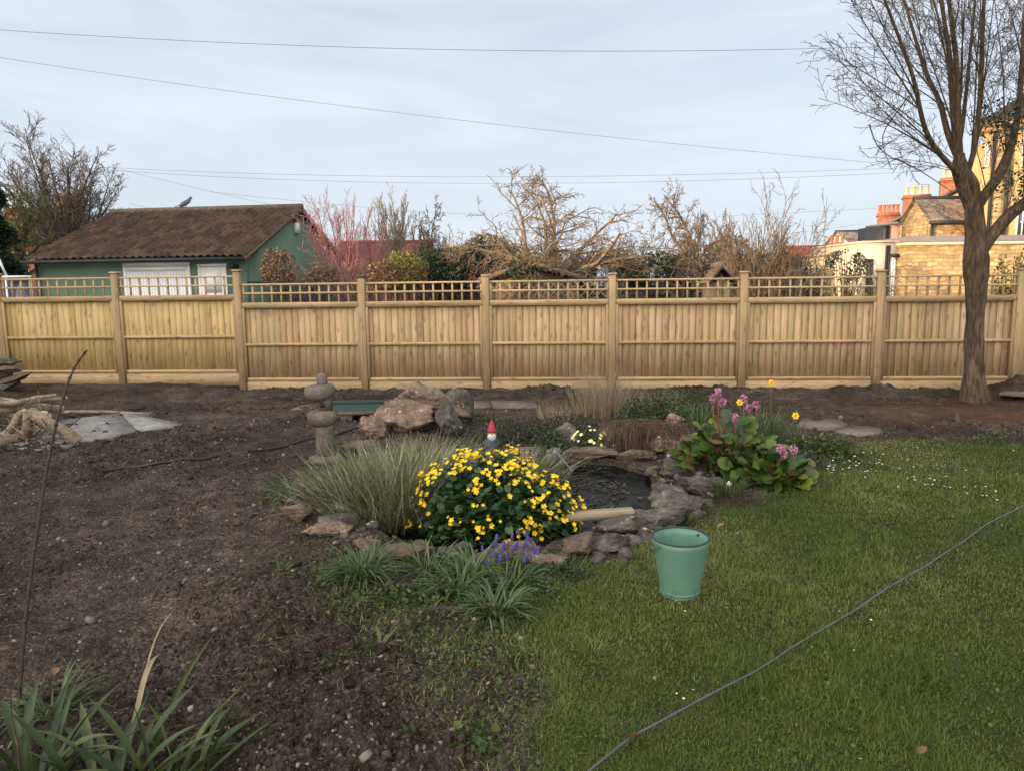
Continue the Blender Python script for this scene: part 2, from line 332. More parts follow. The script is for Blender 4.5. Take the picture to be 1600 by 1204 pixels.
# ground
m, n, b = new_mat('ground_soil_and_turf'); p_ = pos(n)
big = noise_(n, p_, .7, 5, .6); mid = noise_(n, p_, 5, 8, .65); fin = noise_(n, p_, 45, 6, .7)
c1 = ramp_out(n, mid, [(.30,(.024,.017,.013)),(.5,(.048,.036,.027)),(.72,(.088,.068,.052))])
c2 = ramp_out(n, mid, [(.30,(.050,.037,.028)),(.5,(.092,.071,.055)),(.72,(.155,.122,.096))])
c = mixc(n, ramp_out(n, big, [(.42,(0,0,0)),(.6,(1,1,1))]), c1, c2)
c = mixc(n, .8, c, ramp_out(n, fin, [(.35,(.55,.55,.55)),(.65,(1.35,1.35,1.35))]), 'MULTIPLY')
v2 = N_(n, 'ShaderNodeTexVoronoi'); v2.inputs['Scale'].default_value = 70; n.links.new(p_, v2.inputs['Vector']); s2 = N_(n, 'ShaderNodeSeparateColor'); n.links.new(v2.outputs['Color'], s2.inputs[0])
c = mixc(n, .75, c, ramp_out(n, s2.outputs[0], [(.1,(.6,.6,.6)),(.6,(1,1,1)),(.95,(1.7,1.65,1.6))]), 'MULTIPLY')
vo = N_(n, 'ShaderNodeTexVoronoi'); vo.inputs['Scale'].default_value = 26; n.links.new(p_, vo.inputs['Vector'])
sp = ramp_out(n, vo.outputs['Distance'], [(.09,(1,1,1)),(.15,(0,0,0))]); rs = N_(n, 'ShaderNodeMath', operation='GREATER_THAN'); rs.inputs[1].default_value = .86
se_ = N_(n, 'ShaderNodeSeparateColor'); n.links.new(vo.outputs['Color'], se_.inputs[0]); n.links.new(se_.outputs[0], rs.inputs[0])
mm = N_(n, 'ShaderNodeMath', operation='MULTIPLY'); n.links.new(sp, mm.inputs[0]); n.links.new(rs.outputs[0], mm.inputs[1])
c = mixc(n, mm.outputs[0], c, (.26,.22,.18))
c = mixc(n, attr(n, 'red'), c, mixc(n, .5, c, (.17,.075,.035)))
t1 = ramp_out(n, mid, [(.3,(.024,.034,.008)),(.55,(.05,.06,.014)),(.75,(.10,.09,.035))])
c = mixc(n, attr(n, 'turf'), c, t1); n.links.new(c, b.inputs['Base Color']); b.inputs['Roughness'].default_value = .95; b.inputs['Specular IOR Level'].default_value = .12
hb = N_(n, 'ShaderNodeMath', operation='ADD'); n.links.new(mid, hb.inputs[0]); n.links.new(fin, hb.inputs[1])
v3 = N_(n, 'ShaderNodeTexVoronoi'); v3.inputs['Scale'].default_value = 70; n.links.new(p_, v3.inputs['Vector']); h3 = N_(n, 'ShaderNodeMath', operation='SUBTRACT'); n.links.new(hb.outputs[0], h3.inputs[0]); n.links.new(v3.outputs['Distance'], h3.inputs[1])
bump_(n, b, h3.outputs[0], .022, .9); M['ground'] = m
M['clod'] = mat_leaf('soil_clods', [(0,(.022,.016,.012)),(.6,(.05,.037,.028)),(1,(.09,.069,.053))], .95, .1)
M['pebble'] = mat_leaf('pebbles', [(0,(.12,.095,.075)),(.7,(.20,.165,.135)),(1,(.34,.30,.26))], .85, .2)
M['straw'] = mat_leaf('dead_roots', [(0,(.06,.045,.03)),(.6,(.14,.105,.075)),(1,(.30,.245,.175))], .9, .1)
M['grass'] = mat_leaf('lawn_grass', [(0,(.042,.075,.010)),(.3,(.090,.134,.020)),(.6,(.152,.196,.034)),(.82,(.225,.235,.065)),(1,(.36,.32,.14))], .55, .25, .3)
M['weed'] = mat_leaf('weed_green', [(0,(.028,.052,.010)),(.6,(.06,.092,.018)),(1,(.13,.15,.04))], .55, .3, .25)
M['strapg'] = mat_leaf('strap_leaf_green', [(0,(.045,.085,.022)),(.6,(.085,.135,.040)),(1,(.15,.20,.07))], .42, .4, .25)
M['irisg'] = mat_leaf('iris_leaf', [(0,(.020,.040,.010)),(.6,(.045,.072,.018)),(1,(.10,.12,.03))], .4, .4, .2)
M['sedge'] = mat_leaf('variegated_sedge', [(0,(.06,.075,.025)),(.35,(.125,.14,.055)),(.7,(.25,.25,.13)),(.88,(.42,.39,.25)),(1,(.52,.47,.33))], .6, .25, .25)
M['reed'] = mat_leaf('dry_reed', [(0,(.20,.155,.09)),(.5,(.33,.26,.16)),(1,(.46,.38,.25))], .8, .15, .2)
M['mleaf'] = mat_leaf('marigold_leaf', [(0,(.014,.040,.010)),(.6,(.030,.072,.020)),(.9,(.06,.115,.04)),(1,(.12,.17,.08))], .35, .5, .12)
M['petal'] = mat_flat('yellow_petal', (.80,.54,.010), .45, .3, var=.15)
M['petalp'] = mat_flat('pale_yellow_petal', (.72,.70,.25), .5, .3, var=.15)
M['orange'] = mat_flat('orange_centre', (.75,.26,.01), .5, .3)
M['white_petal'] = mat_flat('white_petal', (.78,.78,.72), .5, .3, var=.08)
M['bleaf'] = mat_leaf('bergenia_leaf', [(0,(.020,.045,.008)),(.5,(.055,.098,.012)),(.88,(.15,.19,.022)),(.95,(.15,.12,.03)),(1,(.13,.045,.025))], .42, .4, .1)
M['pink'] = mat_flat('pink_petal', (.46,.21,.31), .5, .3, var=.25, scale=40)
M['purple'] = mat_flat('grape_purple', (.10,.065,.27), .5, .3, var=.3, scale=60)
M['stemred'] = mat_flat('red_stem', (.24,.06,.05), .5, .3)
M['stem'] = mat_flat('green_stem', (.09,.13,.04), .5, .3)
M['ivy'] = mat_leaf('dark_evergreen_leaf', [(0,(.015,.035,.012)),(.6,(.035,.06,.02)),(.9,(.07,.09,.03)),(1,(.13,.12,.06))], .45, .4, .15)
M['conifer'] = mat_leaf('conifer_leaf', [(0,(.010,.024,.012)),(1,(.03,.05,.022))], .6, .2)
M['willow'] = mat_leaf('willow_leaf', [(0,(.12,.12,.04)),(1,(.25,.23,.08))], .6, .2, .3)
M['gold'] = mat_leaf('golden_shrub_leaf', [(0,(.13,.12,.035)),(1,(.33,.28,.09))], .6, .2, .2)
M['brownleaf'] = mat_leaf('brown_leaf', [(0,(.10,.06,.035)),(.6,(.20,.12,.07)),(1,(.34,.20,.12))], .8, .15, .1)
M['brownleaf2'] = mat_leaf('rotted_leaf', [(0,(.05,.035,.025)),(.6,(.11,.08,.055)),(1,(.26,.20,.13))], .85, .1)
M['frond'] = mat_leaf('dead_frond', [(0,(.07,.045,.03)),(.7,(.15,.10,.07)),(1,(.24,.18,.13))], .85, .1)
M['darkheb'] = mat_leaf('dark_groundcover', [(0,(.025,.035,.018)),(.6,(.05,.055,.03)),(1,(.11,.085,.06))], .6, .25, .1)
def mat_rock(name, stops, scale=6, lich=True, moss=0):
    m, n, b = new_mat(name); v = pos(n); f = noise_(n, v, scale, 8, .68, .5); c = ramp_out(n, f, stops)
    f2 = noise_(n, v, scale*6, 5, .7); c = mixc(n, .7, c, ramp_out(n, f2, [(.35,(.55,.55,.55)),(.65,(1.3,1.3,1.3))]), 'MULTIPLY')
    if lich:
        f3 = noise_(n, v, scale*1.9, 4, .55); c = mixc(n, ramp_out(n, f3, [(.635,(0,0,0)),(.68,(1,1,1))]), c, (.42,.40,.35))
    if moss:
        f4 = noise_(n, v, 4, 5, .6); c = mixc(n, ramp_out(n, f4, [(.62-moss*.2,(0,0,0)),(.70-moss*.2,(1,1,1))]), c, (.06,.075,.02))
    n.links.new(c, b.inputs['Base Color']); b.inputs['Roughness'].default_value = .92; b.inputs['Specular IOR Level'].default_value = .15
    bump_(n, b, noise_(n, v, scale*4, 8, .7), .018, .8); return m
M['rock'] = mat_rock('grey_limestone', [(.3,(.042,.036,.030)),(.5,(.10,.086,.073)),(.7,(.20,.172,.145))], moss=.3)
M['rockw'] = mat_rock('weathered_tan_stone', [(.3,(.09,.060,.040)),(.5,(.195,.138,.094)),(.7,(.33,.25,.18))], 6)
M['rockb'] = mat_rock('brown_stone', [(.3,(.08,.055,.04)),(.5,(.15,.11,.08)),(.7,(.22,.17,.13))], 7, False, .4)
M['lantern'] = mat_rock('lantern_stone', [(.3,(.11,.09,.066)),(.5,(.165,.138,.105)),(.7,(.23,.195,.155))], 9, False)
M['slab'] = mat_rock('paving_slab', [(.3,(.17,.155,.135)),(.5,(.26,.245,.225)),(.7,(.34,.325,.30))], 2.5, False)
M['slabb'] = mat_rock('sandy_slab', [(.3,(.11,.085,.067)),(.5,(.165,.13,.105)),(.7,(.22,.18,.15))], 2.5, False)
M['log'] = mat_rock('cut_branch_bark', [(.3,(.13,.095,.06)),(.5,(.25,.195,.13)),(.7,(.36,.29,.20))], 8, True)
M['cutend'] = mat_noise('cut_wood_end', [(.3,(.42,.28,.13)),(.7,(.60,.44,.24))], 30, .8, .002)
m, n, b = new_mat('green_enamel'); f1 = noise_(n, pos(n), 7, 4); f2 = noise_(n, pos(n), 55, 6, .75)
c = ramp_out(n, f1, [(.3,(.095,.205,.142)),(.7,(.125,.25,.175))]); c = mixc(n, ramp_out(n, f2, [(.64,(0,0,0)),(.70,(.8,.8,.8))]), c, (.17,.22,.17))
g_ = N_(n, 'ShaderNodeNewGeometry'); sz_ = N_(n, 'ShaderNodeSeparateXYZ'); n.links.new(g_.outputs['Position'], sz_.inputs[0]); mr_ = N_(n, 'ShaderNodeMapRange'); mr_.inputs['From Min'].default_value = .12; mr_.inputs['From Max'].default_value = .0; n.links.new(sz_.outputs[2], mr_.inputs['Value'])
mm_ = N_(n, 'ShaderNodeMath', operation='MULTIPLY'); n.links.new(mr_.outputs[0], mm_.inputs[0]); n.links.new(ramp_out(n, noise_(n, pos(n), 30, 5, .7), [(.48,(0,0,0)),(.6,(.8,.8,.8))]), mm_.inputs[1]); c = mixc(n, mm_.outputs[0], c, (.07,.06,.04))
n.links.new(c, b.inputs['Base Color']); b.inputs['Roughness'].default_value = .45; b.inputs['Specular IOR Level'].default_value = .35; M['bucket'] = m
M['rim'] = mat_flat('worn_grey_rim', (.035,.05,.05), .7, .25, var=.3, scale=30)
M['hose'] = mat_flat('black_hose', (.02,.02,.022), .5, .4)
M['cable'] = mat_flat('grey_cable', (.085,.083,.08), .5, .4, var=.3, scale=12)
M['wire'] = mat_flat('overhead_wire', (.06,.065,.075), .6, .3)
M['plank'] = mat_wood('timber_offcut', [(0,(.33,.27,.18)),(1,(.36,.30,.21))], True, .3)
M['greenboard'] = mat_flat('dark_green_board', (.020,.042,.033), .6, .25, var=.25, scale=4)
M['red'] = mat_flat('gnome_red', (.42,.035,.05), .55, .3); M['beard'] = mat_flat('gnome_white', (.60,.58,.55), .7, .2, var=.15, scale=60)
M['skin'] = mat_flat('gnome_skin', (.50,.30,.22), .6, .3); M['blue'] = mat_flat('gnome_blue', (.06,.07,.09), .6, .3)
M['stake'] = mat_flat('blue_grey_stake', (.16,.17,.26), .5, .4)
m, n, b = new_mat('pond_water'); f = noise_(n, pos(n), 9, 8, .7); f2 = noise_(n, pos(n), 38, 5, .7)
c = ramp_out(n, f, [(.48,(.004,.004,.0035)),(.60,(.014,.013,.010)),(.72,(.045,.043,.03))]); c = mixc(n, .7, c, ramp_out(n, f2, [(.4,(.5,.5,.5)),(.65,(1.6,1.6,1.6))]), 'MULTIPLY')
n.links.new(c, b.inputs['Base Color']); n.links.new(ramp_out(n, f, [(.5,(.12,.12,.12)),(.6,(.7,.7,.7))]), b.inputs['Roughness']); b.inputs['Specular IOR Level'].default_value = .04; bump_(n, b, f, .004, .3); M['water'] = m
def mat_brick(name, c1, c2, mortar, bw, bh, rough=.9, lumps=.5, msz=.012):
    m, n, b = new_mat(name); g = N_(n, 'ShaderNodeNewGeometry'); s = N_(n, 'ShaderNodeSeparateXYZ'); n.links.new(g.outputs['Position'], s.inputs[0])
    a = N_(n, 'ShaderNodeMath', operation='ADD'); n.links.new(s.outputs[0], a.inputs[0]); n.links.new(s.outputs[1], a.inputs[1])
    cb = N_(n, 'ShaderNodeCombineXYZ'); n.links.new(a.outputs[0], cb.inputs[0]); n.links.new(s.outputs[2], cb.inputs[1])
    nz = N_(n, 'ShaderNodeTexNoise'); nz.inputs['Scale'].default_value = 3.0; n.links.new(g.outputs['Position'], nz.inputs['Vector'])
    mv = N_(n, 'ShaderNodeMixRGB', blend_type='ADD'); mv.inputs[0].default_value = lumps*.12; n.links.new(cb.outputs[0], mv.inputs[1]); n.links.new(nz.outputs['Color'], mv.inputs[2])
    br = N_(n, 'ShaderNodeTexBrick'); br.inputs['Scale'].default_value = 1; br.inputs['Brick Width'].default_value = bw; br.inputs['Row Height'].default_value = bh
    br.inputs['Mortar Size'].default_value = msz; br.inputs['Mortar Smooth'].default_value = .4; br.inputs['Bias'].default_value = 0
    br.inputs['Color1'].default_value = (*c1,1); br.inputs['Color2'].default_value = (*c2,1); br.inputs['Mortar'].default_value = (*mortar,1)
    n.links.new(mv.outputs[0], br.inputs['Vector'])
    f = noise_(n, pos(n), 4, 6); c = mixc(n, .7, br.outputs['Color'], ramp_out(n, f, [(.3,(.6,.58,.55)),(.7,(1.3,1.3,1.3))]), 'MULTIPLY')
    n.links.new(c, b.inputs['Base Color']); b.inputs['Roughness'].default_value = rough; b.inputs['Specular IOR Level'].default_value = .15
    inv = N_(n, 'ShaderNodeMath', operation='SUBTRACT'); inv.inputs[0].default_value = 1; n.links.new(br.outputs['Fac'], inv.inputs[1]); bump_(n, b, inv.outputs[0], .02); return m
M['stonewall'] = mat_brick('honey_stone_wall', (.50,.36,.18), (.27,.19,.10), (.26,.19,.115), .33, .125, lumps=1.6, msz=.014)
M['brick'] = mat_brick('red_brick', (.42,.14,.07), (.32,.10,.055), (.30,.22,.17), .23, .075, lumps=.1)
M['greenwall'] = mat_flat('green_rendered_wall', (.115,.172,.115), .8, .2, var=.12, scale=1.5, bump=.004)
M['white'] = mat_flat('white_paint', (.74,.73,.70), .6, .3, var=.06)
M['cream'] = mat_flat('cream_render', (.62,.52,.37), .85, .2, var=.1, scale=3)
M['goldrender'] = mat_flat('golden_stone_render', (.50,.35,.17), .85, .2, var=.15, scale=3)
M['creamw'] = mat_flat('pale_render', (.58,.50,.37), .85, .2, var=.08, scale=3)
M['lead'] = mat_flat('lead_grey', (.16,.15,.16), .7, .3, var=.15)
M['pinkpanel'] = mat_flat('pink_brown_panel', (.34,.24,.20), .8, .2, var=.08)
M['dark'] = mat_flat('dark_gutter', (.025,.027,.03), .5, .3)
m, n, b = new_mat('window_glass'); b.inputs['Base Color'].default_value = (.03,.035,.045,1); b.inputs['Roughness'].default_value = .08; n.links.new(ramp_out(n, noise_(n, pos(n), 2, 2), [(.3,(.02,.025,.03)),(.7,(.06,.07,.085))]), b.inputs['Base Color']); M['glass'] = m
M['pot'] = mat_flat('chimney_pot_buff', (.62,.47,.27), .8, .2); M['potr'] = mat_flat('chimney_pot_red', (.45,.17,.09), .8, .2)
M['pigeon'] = mat_flat('pigeon_grey', (.14,.14,.16), .7, .2, var=.3, scale=20)
M['shedwood'] = mat_flat('old_shed_wood', (.13,.095,.06), .85, .15, var=.3, scale=10)
def mat_tile(name, stops, lichen=None):
    m, n, b = new_mat(name); c = ramp_out(n, attr(n, 'v'), stops); f = noise_(n, pos(n), 1.3, 6, .65); f2 = noise_(n, pos(n), 14, 5, .7)
    if lichen: c = mixc(n, ramp_out(n, f, [(.5,(0,0,0)),(.68,(.75,.75,.75))]), c, lichen)
    c = mixc(n, .8, c, ramp_out(n, f2, [(.35,(.5,.5,.5)),(.65,(1.45,1.45,1.45))]), 'MULTIPLY')
    n.links.new(c, b.inputs['Base Color']); b.inputs['Roughness'].default_value = .9; b.inputs['Specular IOR Level'].default_value = .15; return m
M['tile'] = mat_tile('clay_pantiles', [(0,(.042,.029,.023)),(.6,(.068,.047,.037)),(1,(.10,.064,.045))], (.11,.065,.035))
M['tiler'] = mat_tile('red_tiles', [(0,(.15,.055,.045)),(1,(.24,.085,.065))])
M['tileb'] = mat_tile('brown_tiles', [(0,(.11,.085,.06)),(1,(.18,.14,.10))])
M['slate'] = mat_tile('slate_tiles', [(0,(.10,.085,.08)),(.6,(.16,.14,.13)),(1,(.24,.21,.19))], (.28,.24,.19))
# ------------------------------------------------------------------ terrain (one sheet to the horizon)
ang = np.concatenate([np.linspace(-180, -46, 40)[:-1], np.linspace(-46, 46, 760), np.linspace(46, 180, 40)[1:-1]]); ang = np.radians(ang)
rad = np.concatenate([np.geomspace(.25, 1.6, 24)[:-1], np.geomspace(1.6, 13.2, 560), np.geomspace(13.5, 500, 40)])
AA, RR = np.meshgrid(ang, rad); TX = RR*np.sin(AA); TY = RR*np.cos(AA)
near = sst(30, 14, RR)
TZ = H(TX, TY)*near; TZ = TZ - .02*(1-near)
nr, na = TX.shape; V = np.stack([TX, TY, TZ], -1).reshape(-1, 3); V = np.concatenate([V, [[0, 0, float(TZ[0].mean())]]])
idx = np.arange(nr*na).reshape(nr, na); nx = np.roll(idx, -1, 1)
Fq = np.stack([idx[:-1], idx[1:], nx[1:], nx[:-1]], -1).reshape(-1, 4)[:, ::-1]; Ft = np.stack([np.full(na, nr*na), idx[0], nx[0]], -1)[:, ::-1]
wx = TX + .09*vn(TX*2.3, TY*2.3, seed=50); wy = TY + .09*vn(TX*2.3, TY*2.3, seed=51)
turf = sst(.10, -.12, sdf(LAWN, wx, wy) + .10*fbm(TX*5, TY*5, o=3, seed=71)); turf = np.maximum(turf, sst(12, 13, TY)*.9)
turf = np.maximum(turf, sst(-2, -4, TY))
tb = P(1525, 635, 9.6)
redm = np.exp(-((TX-6.0)/2.2)**2 - ((TY-8.6)/.8)**2)*(.7+.3*fbm(TX*3, TY*3, seed=77))
o = raw_obj('ground', V, [Fq, Ft], M['ground'], attrs={'turf': np.append(turf.ravel(), 0), 'red': np.append(redm.ravel(), 0)}, smooth=True); o['kind'] = 'structure'
# ------------------------------------------------------------------ fence
FY0 = 11.2; FM = -.08
post_px = [4, 187, 376, 568, 760, 956, 1160, 1372, 1589]
def fence_xy(px):
    a = ray(px, 520); k = a.x/a.y; Y = FY0/(1 - FM*k); return (k*Y, Y)
pts = [fence_xy(p) for p in post_px]; last = pts[-1]; stepx = 1.93*math.cos(math.atan(FM)); 
for k in range(1, 4): pts.append((last[0]+stepx*k, FY0+FM*(last[0]+stepx*k)))
pts = [(pts[0][0]-stepx*k, FY0+FM*(pts[0][0]-stepx*k)) for k in (3, 2, 1)] + pts
fence = thing('garden_fence', 'new pale timber closeboard fence with square trellis top running across the whole garden', 'fence', (0, FY0, 0))
fr = math.atan(FM)
lift = [.12]*5 + [.02, .0, .0, .0, .0, -.01, -.01, -.01, -.02, -.02, -.02]
for i, (x, y) in enumerate(pts):
    z0 = lift[i] if i < 5 else lift[i]
    b_ = MB(); b_.v = random.random(); b_.M = Matrix.Translation((x, y, 0)) @ Matrix.Rotation(fr, 4, 'Z')
    hh = 1.735 + (.02 if i in (4, 5) else 0); zb = z0 if i != 5 else z0
    if i == 5: hh = 1.86; 
    b_.bbox(-.052, .052, -.05, .05, -.3, (1.735 + z0) if i != 5 else 1.86, .006)
    pst = b_.build('post', M['post'], fence, world=True)
    c_ = MB(); c_.v = random.random(); c_.M = b_.M; zt = (1.735 + z0) if i != 5 else 1.86
    c_.bbox(-.066, .066, -.064, .064, zt+.001, zt+.026, .008); cp = c_.build('post_cap', M['greenboard'] if i == 6 else M['woodh'], pst); cp.location = -fence.location
for i in range(len(pts)-1):
    (x0, y0), (x1, y1) = pts[i], pts[i+1]; L = math.hypot(x1-x0, y1-y0); z0 = .13 if i < 5 else (.0 if i < 11 else -.02)
    Mx = Matrix.Translation((x0, y0, z0)) @ Matrix.Rotation(math.atan2(y1-y0, x1-x0), 4, 'Z'); a, e = .06, L-.06
    wm = M['woody'] if i < 5 else M['wood']
    b_ = MB(); b_.M = Mx; x = a+.004
    while x < e-.01:   # feather-edged boards, thick on one side, each overlapping the next
        w = random.uniform(.094, .104); x2 = min(x+w, e); b_.v = random.random(); t = random.uniform(-.004, .004); lean = random.uniform(-.003, .003)
        b_.add([(x,.012+t,.17),(x2-.006,.0155+t,.17),(x2-.006,.030+t,.17),(x,.034+t,.17),(x+lean,.012+t,1.31),(x2-.006+lean,.0155+t,1.31),(x2-.006+lean,.030+t,1.31),(x+lean,.034+t,1.31)],
               [(0,3,2,1),(4,5,6,7),(0,1,5,4),(1,2,6,5),(2,3,7,6),(3,0,4,7)]); x = x2
    b_.v = .2; b_.box(a+.001, e-.001, .040, .044, .16, 1.30)  # backing sheet, toned darker to deepen the shade in the board gaps
    pan = b_.build('board_panel', wm, fence, world=True)
    def sub(name, boxes, mt):
        q = MB(); q.M = Mx
        for bx in boxes: q.v = random.random(); q.bbox(*bx, .003)
        ob = q.build(name, mt, pan); ob.location = -fence.location; return ob
    hm = M['woodh'] if i >= 5 else M['woody']
    sub('gravel_board', [(a+.002, e-.002, -.012, .016, -.06, .148)], M['woodh'])
    sub('rail', [(a, e, -.030, .008, .15, .195)], M['woodh']); sub('rail', [(a, e, -.030, .008, .70, .74)], M['woodh'])
    sub('rail', [(a, e, -.034, .010, 1.29, 1.375)], M['woodh'])
    sub('side_batten', [(a-.006, a+.032, -.036, .011, .149, 1.289)], M['post']); sub('side_batten', [(e-.032, e+.006, -.036, .011, .149, 1.289)], M['post'])
    tr = [(a, e, -.010, .014, 1.640, 1.668), (a, e, -.010, .014, 1.506, 1.532)]
    nv = 12
    for k in range(nv+1):
        xx = a+.012 + (e-a-.024)*k/nv; tr.append((xx-.014, xx+.014, .015, .036, 1.376, 1.666))
    sub('trellis', tr, M['trellis'])
# ------------------------------------------------------------------ rocks
_ico = None
def ico(sub):
    import bmesh
    bm = bmesh.new(); bmesh.ops.create_icosphere(bm, subdivisions=sub, radius=1); v = np.array([p.co[:] for p in bm.verts]); f = np.array([[q.index for q in p.verts] for p in bm.faces]); bm.free(); return v, f
ICO = {k: ico(k) for k in (1, 2, 3, 4, 5)}
def rock_geo(size, seed, planes=11, amp=.07, sub=4, freq=1.6):
    r = np.random.default_rng(seed); v, f = ICO[sub]; n = r.normal(size=(planes, 3)); n /= np.linalg.norm(n, axis=1, keepdims=True); d = r.uniform(.5, .95, planes)
    dots = v @ n.T; k = np.where(dots > .05, d/np.maximum(dots, .05), 9).min(1); k = np.minimum(k, 1.25); V = v*k[:, None]
    q = fbm(V[:, 0]*freq+seed, V[:, 1]*freq, V[:, 2]*freq, o=5, seed=seed); q2 = 1-2*np.abs(fbm(V[:, 0]*freq*2+seed, V[:, 1]*freq*2, V[:, 2]*freq*3.5, o=3, seed=seed+9))
    q3 = fbm(V[:, 0]*9+seed, V[:, 1]*9, V[:, 2]*14, o=4, seed=seed+20); V = V*(1 + amp*2.2*q + amp*1.3*q2 + amp*.55*q3)[:, None]; return V*np.array(size)/2, f
def rock(name, label, p, size, seed, mat='rock', rz=None, group=None, cat='rock', tilt=(0,0), amp=.07, planes=11, sink=.2, freq=1.6, peak=None):
    V, f = rock_geo(size, seed, planes, amp, 5, freq)
    if peak: zt = np.clip((V[:, 2]/(size[2]/2)+1)/2, 0, 1.1); V[:, 0] = V[:, 0]*(1-.5*zt**1.5)+peak*zt; V[:, 1] *= 1-.3*zt
    z = -V[:, 2].min()
    o = raw_obj(name, V, f, M[mat], smooth=True, attrs={'v': rng.random(len(V))}); o.location = (p[0], p[1], p[2] + z*(1-sink*1.6))
    o.rotation_euler = (tilt[0], tilt[1], (random.random()*6 if rz is None else rz)); o.location.z = p[2] + z - size[2]*sink
    return tag(o, label, cat, group)
gp = 'stones edging the pond'
for (px, py, sz, seed, mt, rz, lab) in [
    (492,780,(.46,.2,.12),11,'rockb',.1,'flat reddish brown stone at the far left corner of the pond edge'),
    (468,806,(.22,.2,.12),12,'rockw',.5,'rough tan stone half buried in soil below the flat brown corner stone'),
    (525,832,(.30,.2,.13),13,'rockw',-.2,'smooth rounded buff stone on the left front of the pond edge'),
    (572,856,(.2,.17,.13),14,'rockw',.9,'pitted pale stone between the buff stone and the front clumps'),
    (640,862,(.37,.22,.12),15,'rockb',.05,'flat purplish brown slab under the front left of the yellow flowers'),
    (727,861,(.12,.12,.14),16,'rock',0,'small pale grey upright stone in front of the yellow flowers'),
    (765,872,(.24,.2,.11),17,'rockb',.3,'low brown stone just behind the purple grape hyacinths'),
    (812,862,(.30,.16,.10),18,'rockw',.0,'flat pale topped stone under the front of the yellow flowers'),
    (850,884,(.28,.2,.15),19,'rockw',-.3,'rounded brown stone at the lawn edge right of the purple flowers'),
    (905,866,(.30,.26,.14),20,'rockb',.6,'dark reddish stone next to the right end of the yellow flowers'),
    (948,858,(.36,.28,.15),21,'rock',.4,'grey stone speckled with white lichen at the lawn edge'),
    (975,832,(.34,.26,.12),22,'rock',.2,'low grey stone directly in front of the timber offcut'),
    (1022,822,(.36,.30,.15),23,'rock',.7,'grey stone behind the green bucket beside the end of the timber offcut'),
    (1068,806,(.42,.30,.20),24,'rock',.5,'large squarish grey block at the right corner of the pond'),
    (1046,778,(.44,.34,.19),25,'rock',.2,'broad lichened grey slab on the right bank next to the dark water'),
    (1090,770,(.36,.3,.21),26,'rock',1.2,'grey block at the outer right of the pond below the pink flowers'),
    (1062,742,(.5,.32,.17),27,'rock',.1,'long grey slab on the right bank under the pink flowering plant'),
    (1035,705,(.36,.3,.24),28,'rockw',.4,'pinkish stone behind the right end of the water'),
    (1050,672,(.26,.2,.26),29,'rockw',.2,'pale upright stone behind the brown roots left of the pink flowers'),
    (925,722,(.55,.3,.16),30,'rockb',.0,'brown overhanging slab along the back edge of the water'),
    (985,716,(.44,.3,.2),31,'rockb',.3,'dark stone at the back of the water under hanging brown roots'),
    (890,690,(.3,.25,.24),32,'rock',.5,'mossy stone left of the pale yellow primroses'),
    (962,692,(.34,.26,.26),33,'rockw',.9,'pinkish brown stone right of the pale yellow primroses'),
    (822,712,(.4,.24,.14),34,'rockb',.2,'dark stone behind the top of the yellow flowers'),
    ]:
    rock('rock', lab, GH(px, py), (sz[0]*.9, sz[1]*.88, sz[2]*.78), seed, mt, rz, gp, amp=.12, planes=15, sink=.2)
gr = 'rockery boulders behind the pond'
rock('boulder', 'large peaked tan boulder leaning on top of the rockery heap', GH(668,668,.13), (.88,.5,.44), 151, 'rockw', .1, gr, 'boulder', (.0,.12), .14, 14, .0, 1.3, -.10)
rock('boulder', 'broad pale brown boulder lying under the peaked one on its left', GH(640,674), (.72,.5,.38), 102, 'rockw', -.1, gr, 'boulder', (0,.1), .11, 12, .1, 1.3)
rock('boulder', 'smooth grey slanting boulder on the right end of the rockery heap', GH(706,684), (.22,.34,.46), 103, 'rock', .5, gr, 'boulder', (.1,-.5), .10, 10, .08, 1.3)
rock('boulder', 'dark upright grey stone behind the peaked boulder', GH(716,662), (.22,.3,.36), 106, 'rock', 1.2, gr, 'boulder', (0,.2), .08, 9, .12, 1.3)
rock('boulder', 'small tan stone on the soil left of the rockery heap', GH(590,684), (.30,.26,.22), 104, 'rockw', .2, gr, 'boulder', (0,.2), .1, 10, .2, 1.3)
rock('boulder', 'low brown stone just above the sedge right of the stone lantern', GH(556,702), (.34,.24,.12), 105, 'rockb', .2, gr, 'boulder', (0,0), .1, 10, .25, 1.3)
qq = [(468,800),(500,815),(545,845),(600,868),(660,874),(720,872),(790,870),(850,884),(905,868),(950,858),(990,836),(1030,822),(1080,800),(1100,775),(1110,755),(1070,735),(1040,700),(1000,700),(950,700),(900,705),(860,715),(800,712),(880,724),(930,728),(985,732),(1012,742),(1022,760)]
cc = np.array([gxy(*q_) for q_ in qq]); NR = 420; tt_ = rng.uniform(0, len(cc)-1, NR); x = np.interp(tt_, range(len(cc)), cc[:, 0])+rng.normal(size=NR)*.09; y = np.interp(tt_, range(len(cc)), cc[:, 1])+rng.normal(size=NR)*.11
z = H(x, y); szr = rng.lognormal(-3.75, .5, NR); vr, fr_ = ICO[2]; bas = [rock_geo((2,2,2), 300+k, 8, .15, 2, 1.6)[0] for k in range(12)]; V = np.stack([bas[k % 12] for k in range(NR)])
aa = rng.uniform(0, 6.28, NR); ca, sa = np.cos(aa)[:, None], np.sin(aa)[:, None]; V = np.stack([V[..., 0]*ca-V[..., 1]*sa, V[..., 0]*sa+V[..., 1]*ca, V[..., 2]*.7], -1)*szr[:, None, None]+np.stack([x, y, z+szr*.1], 1)[:, None]
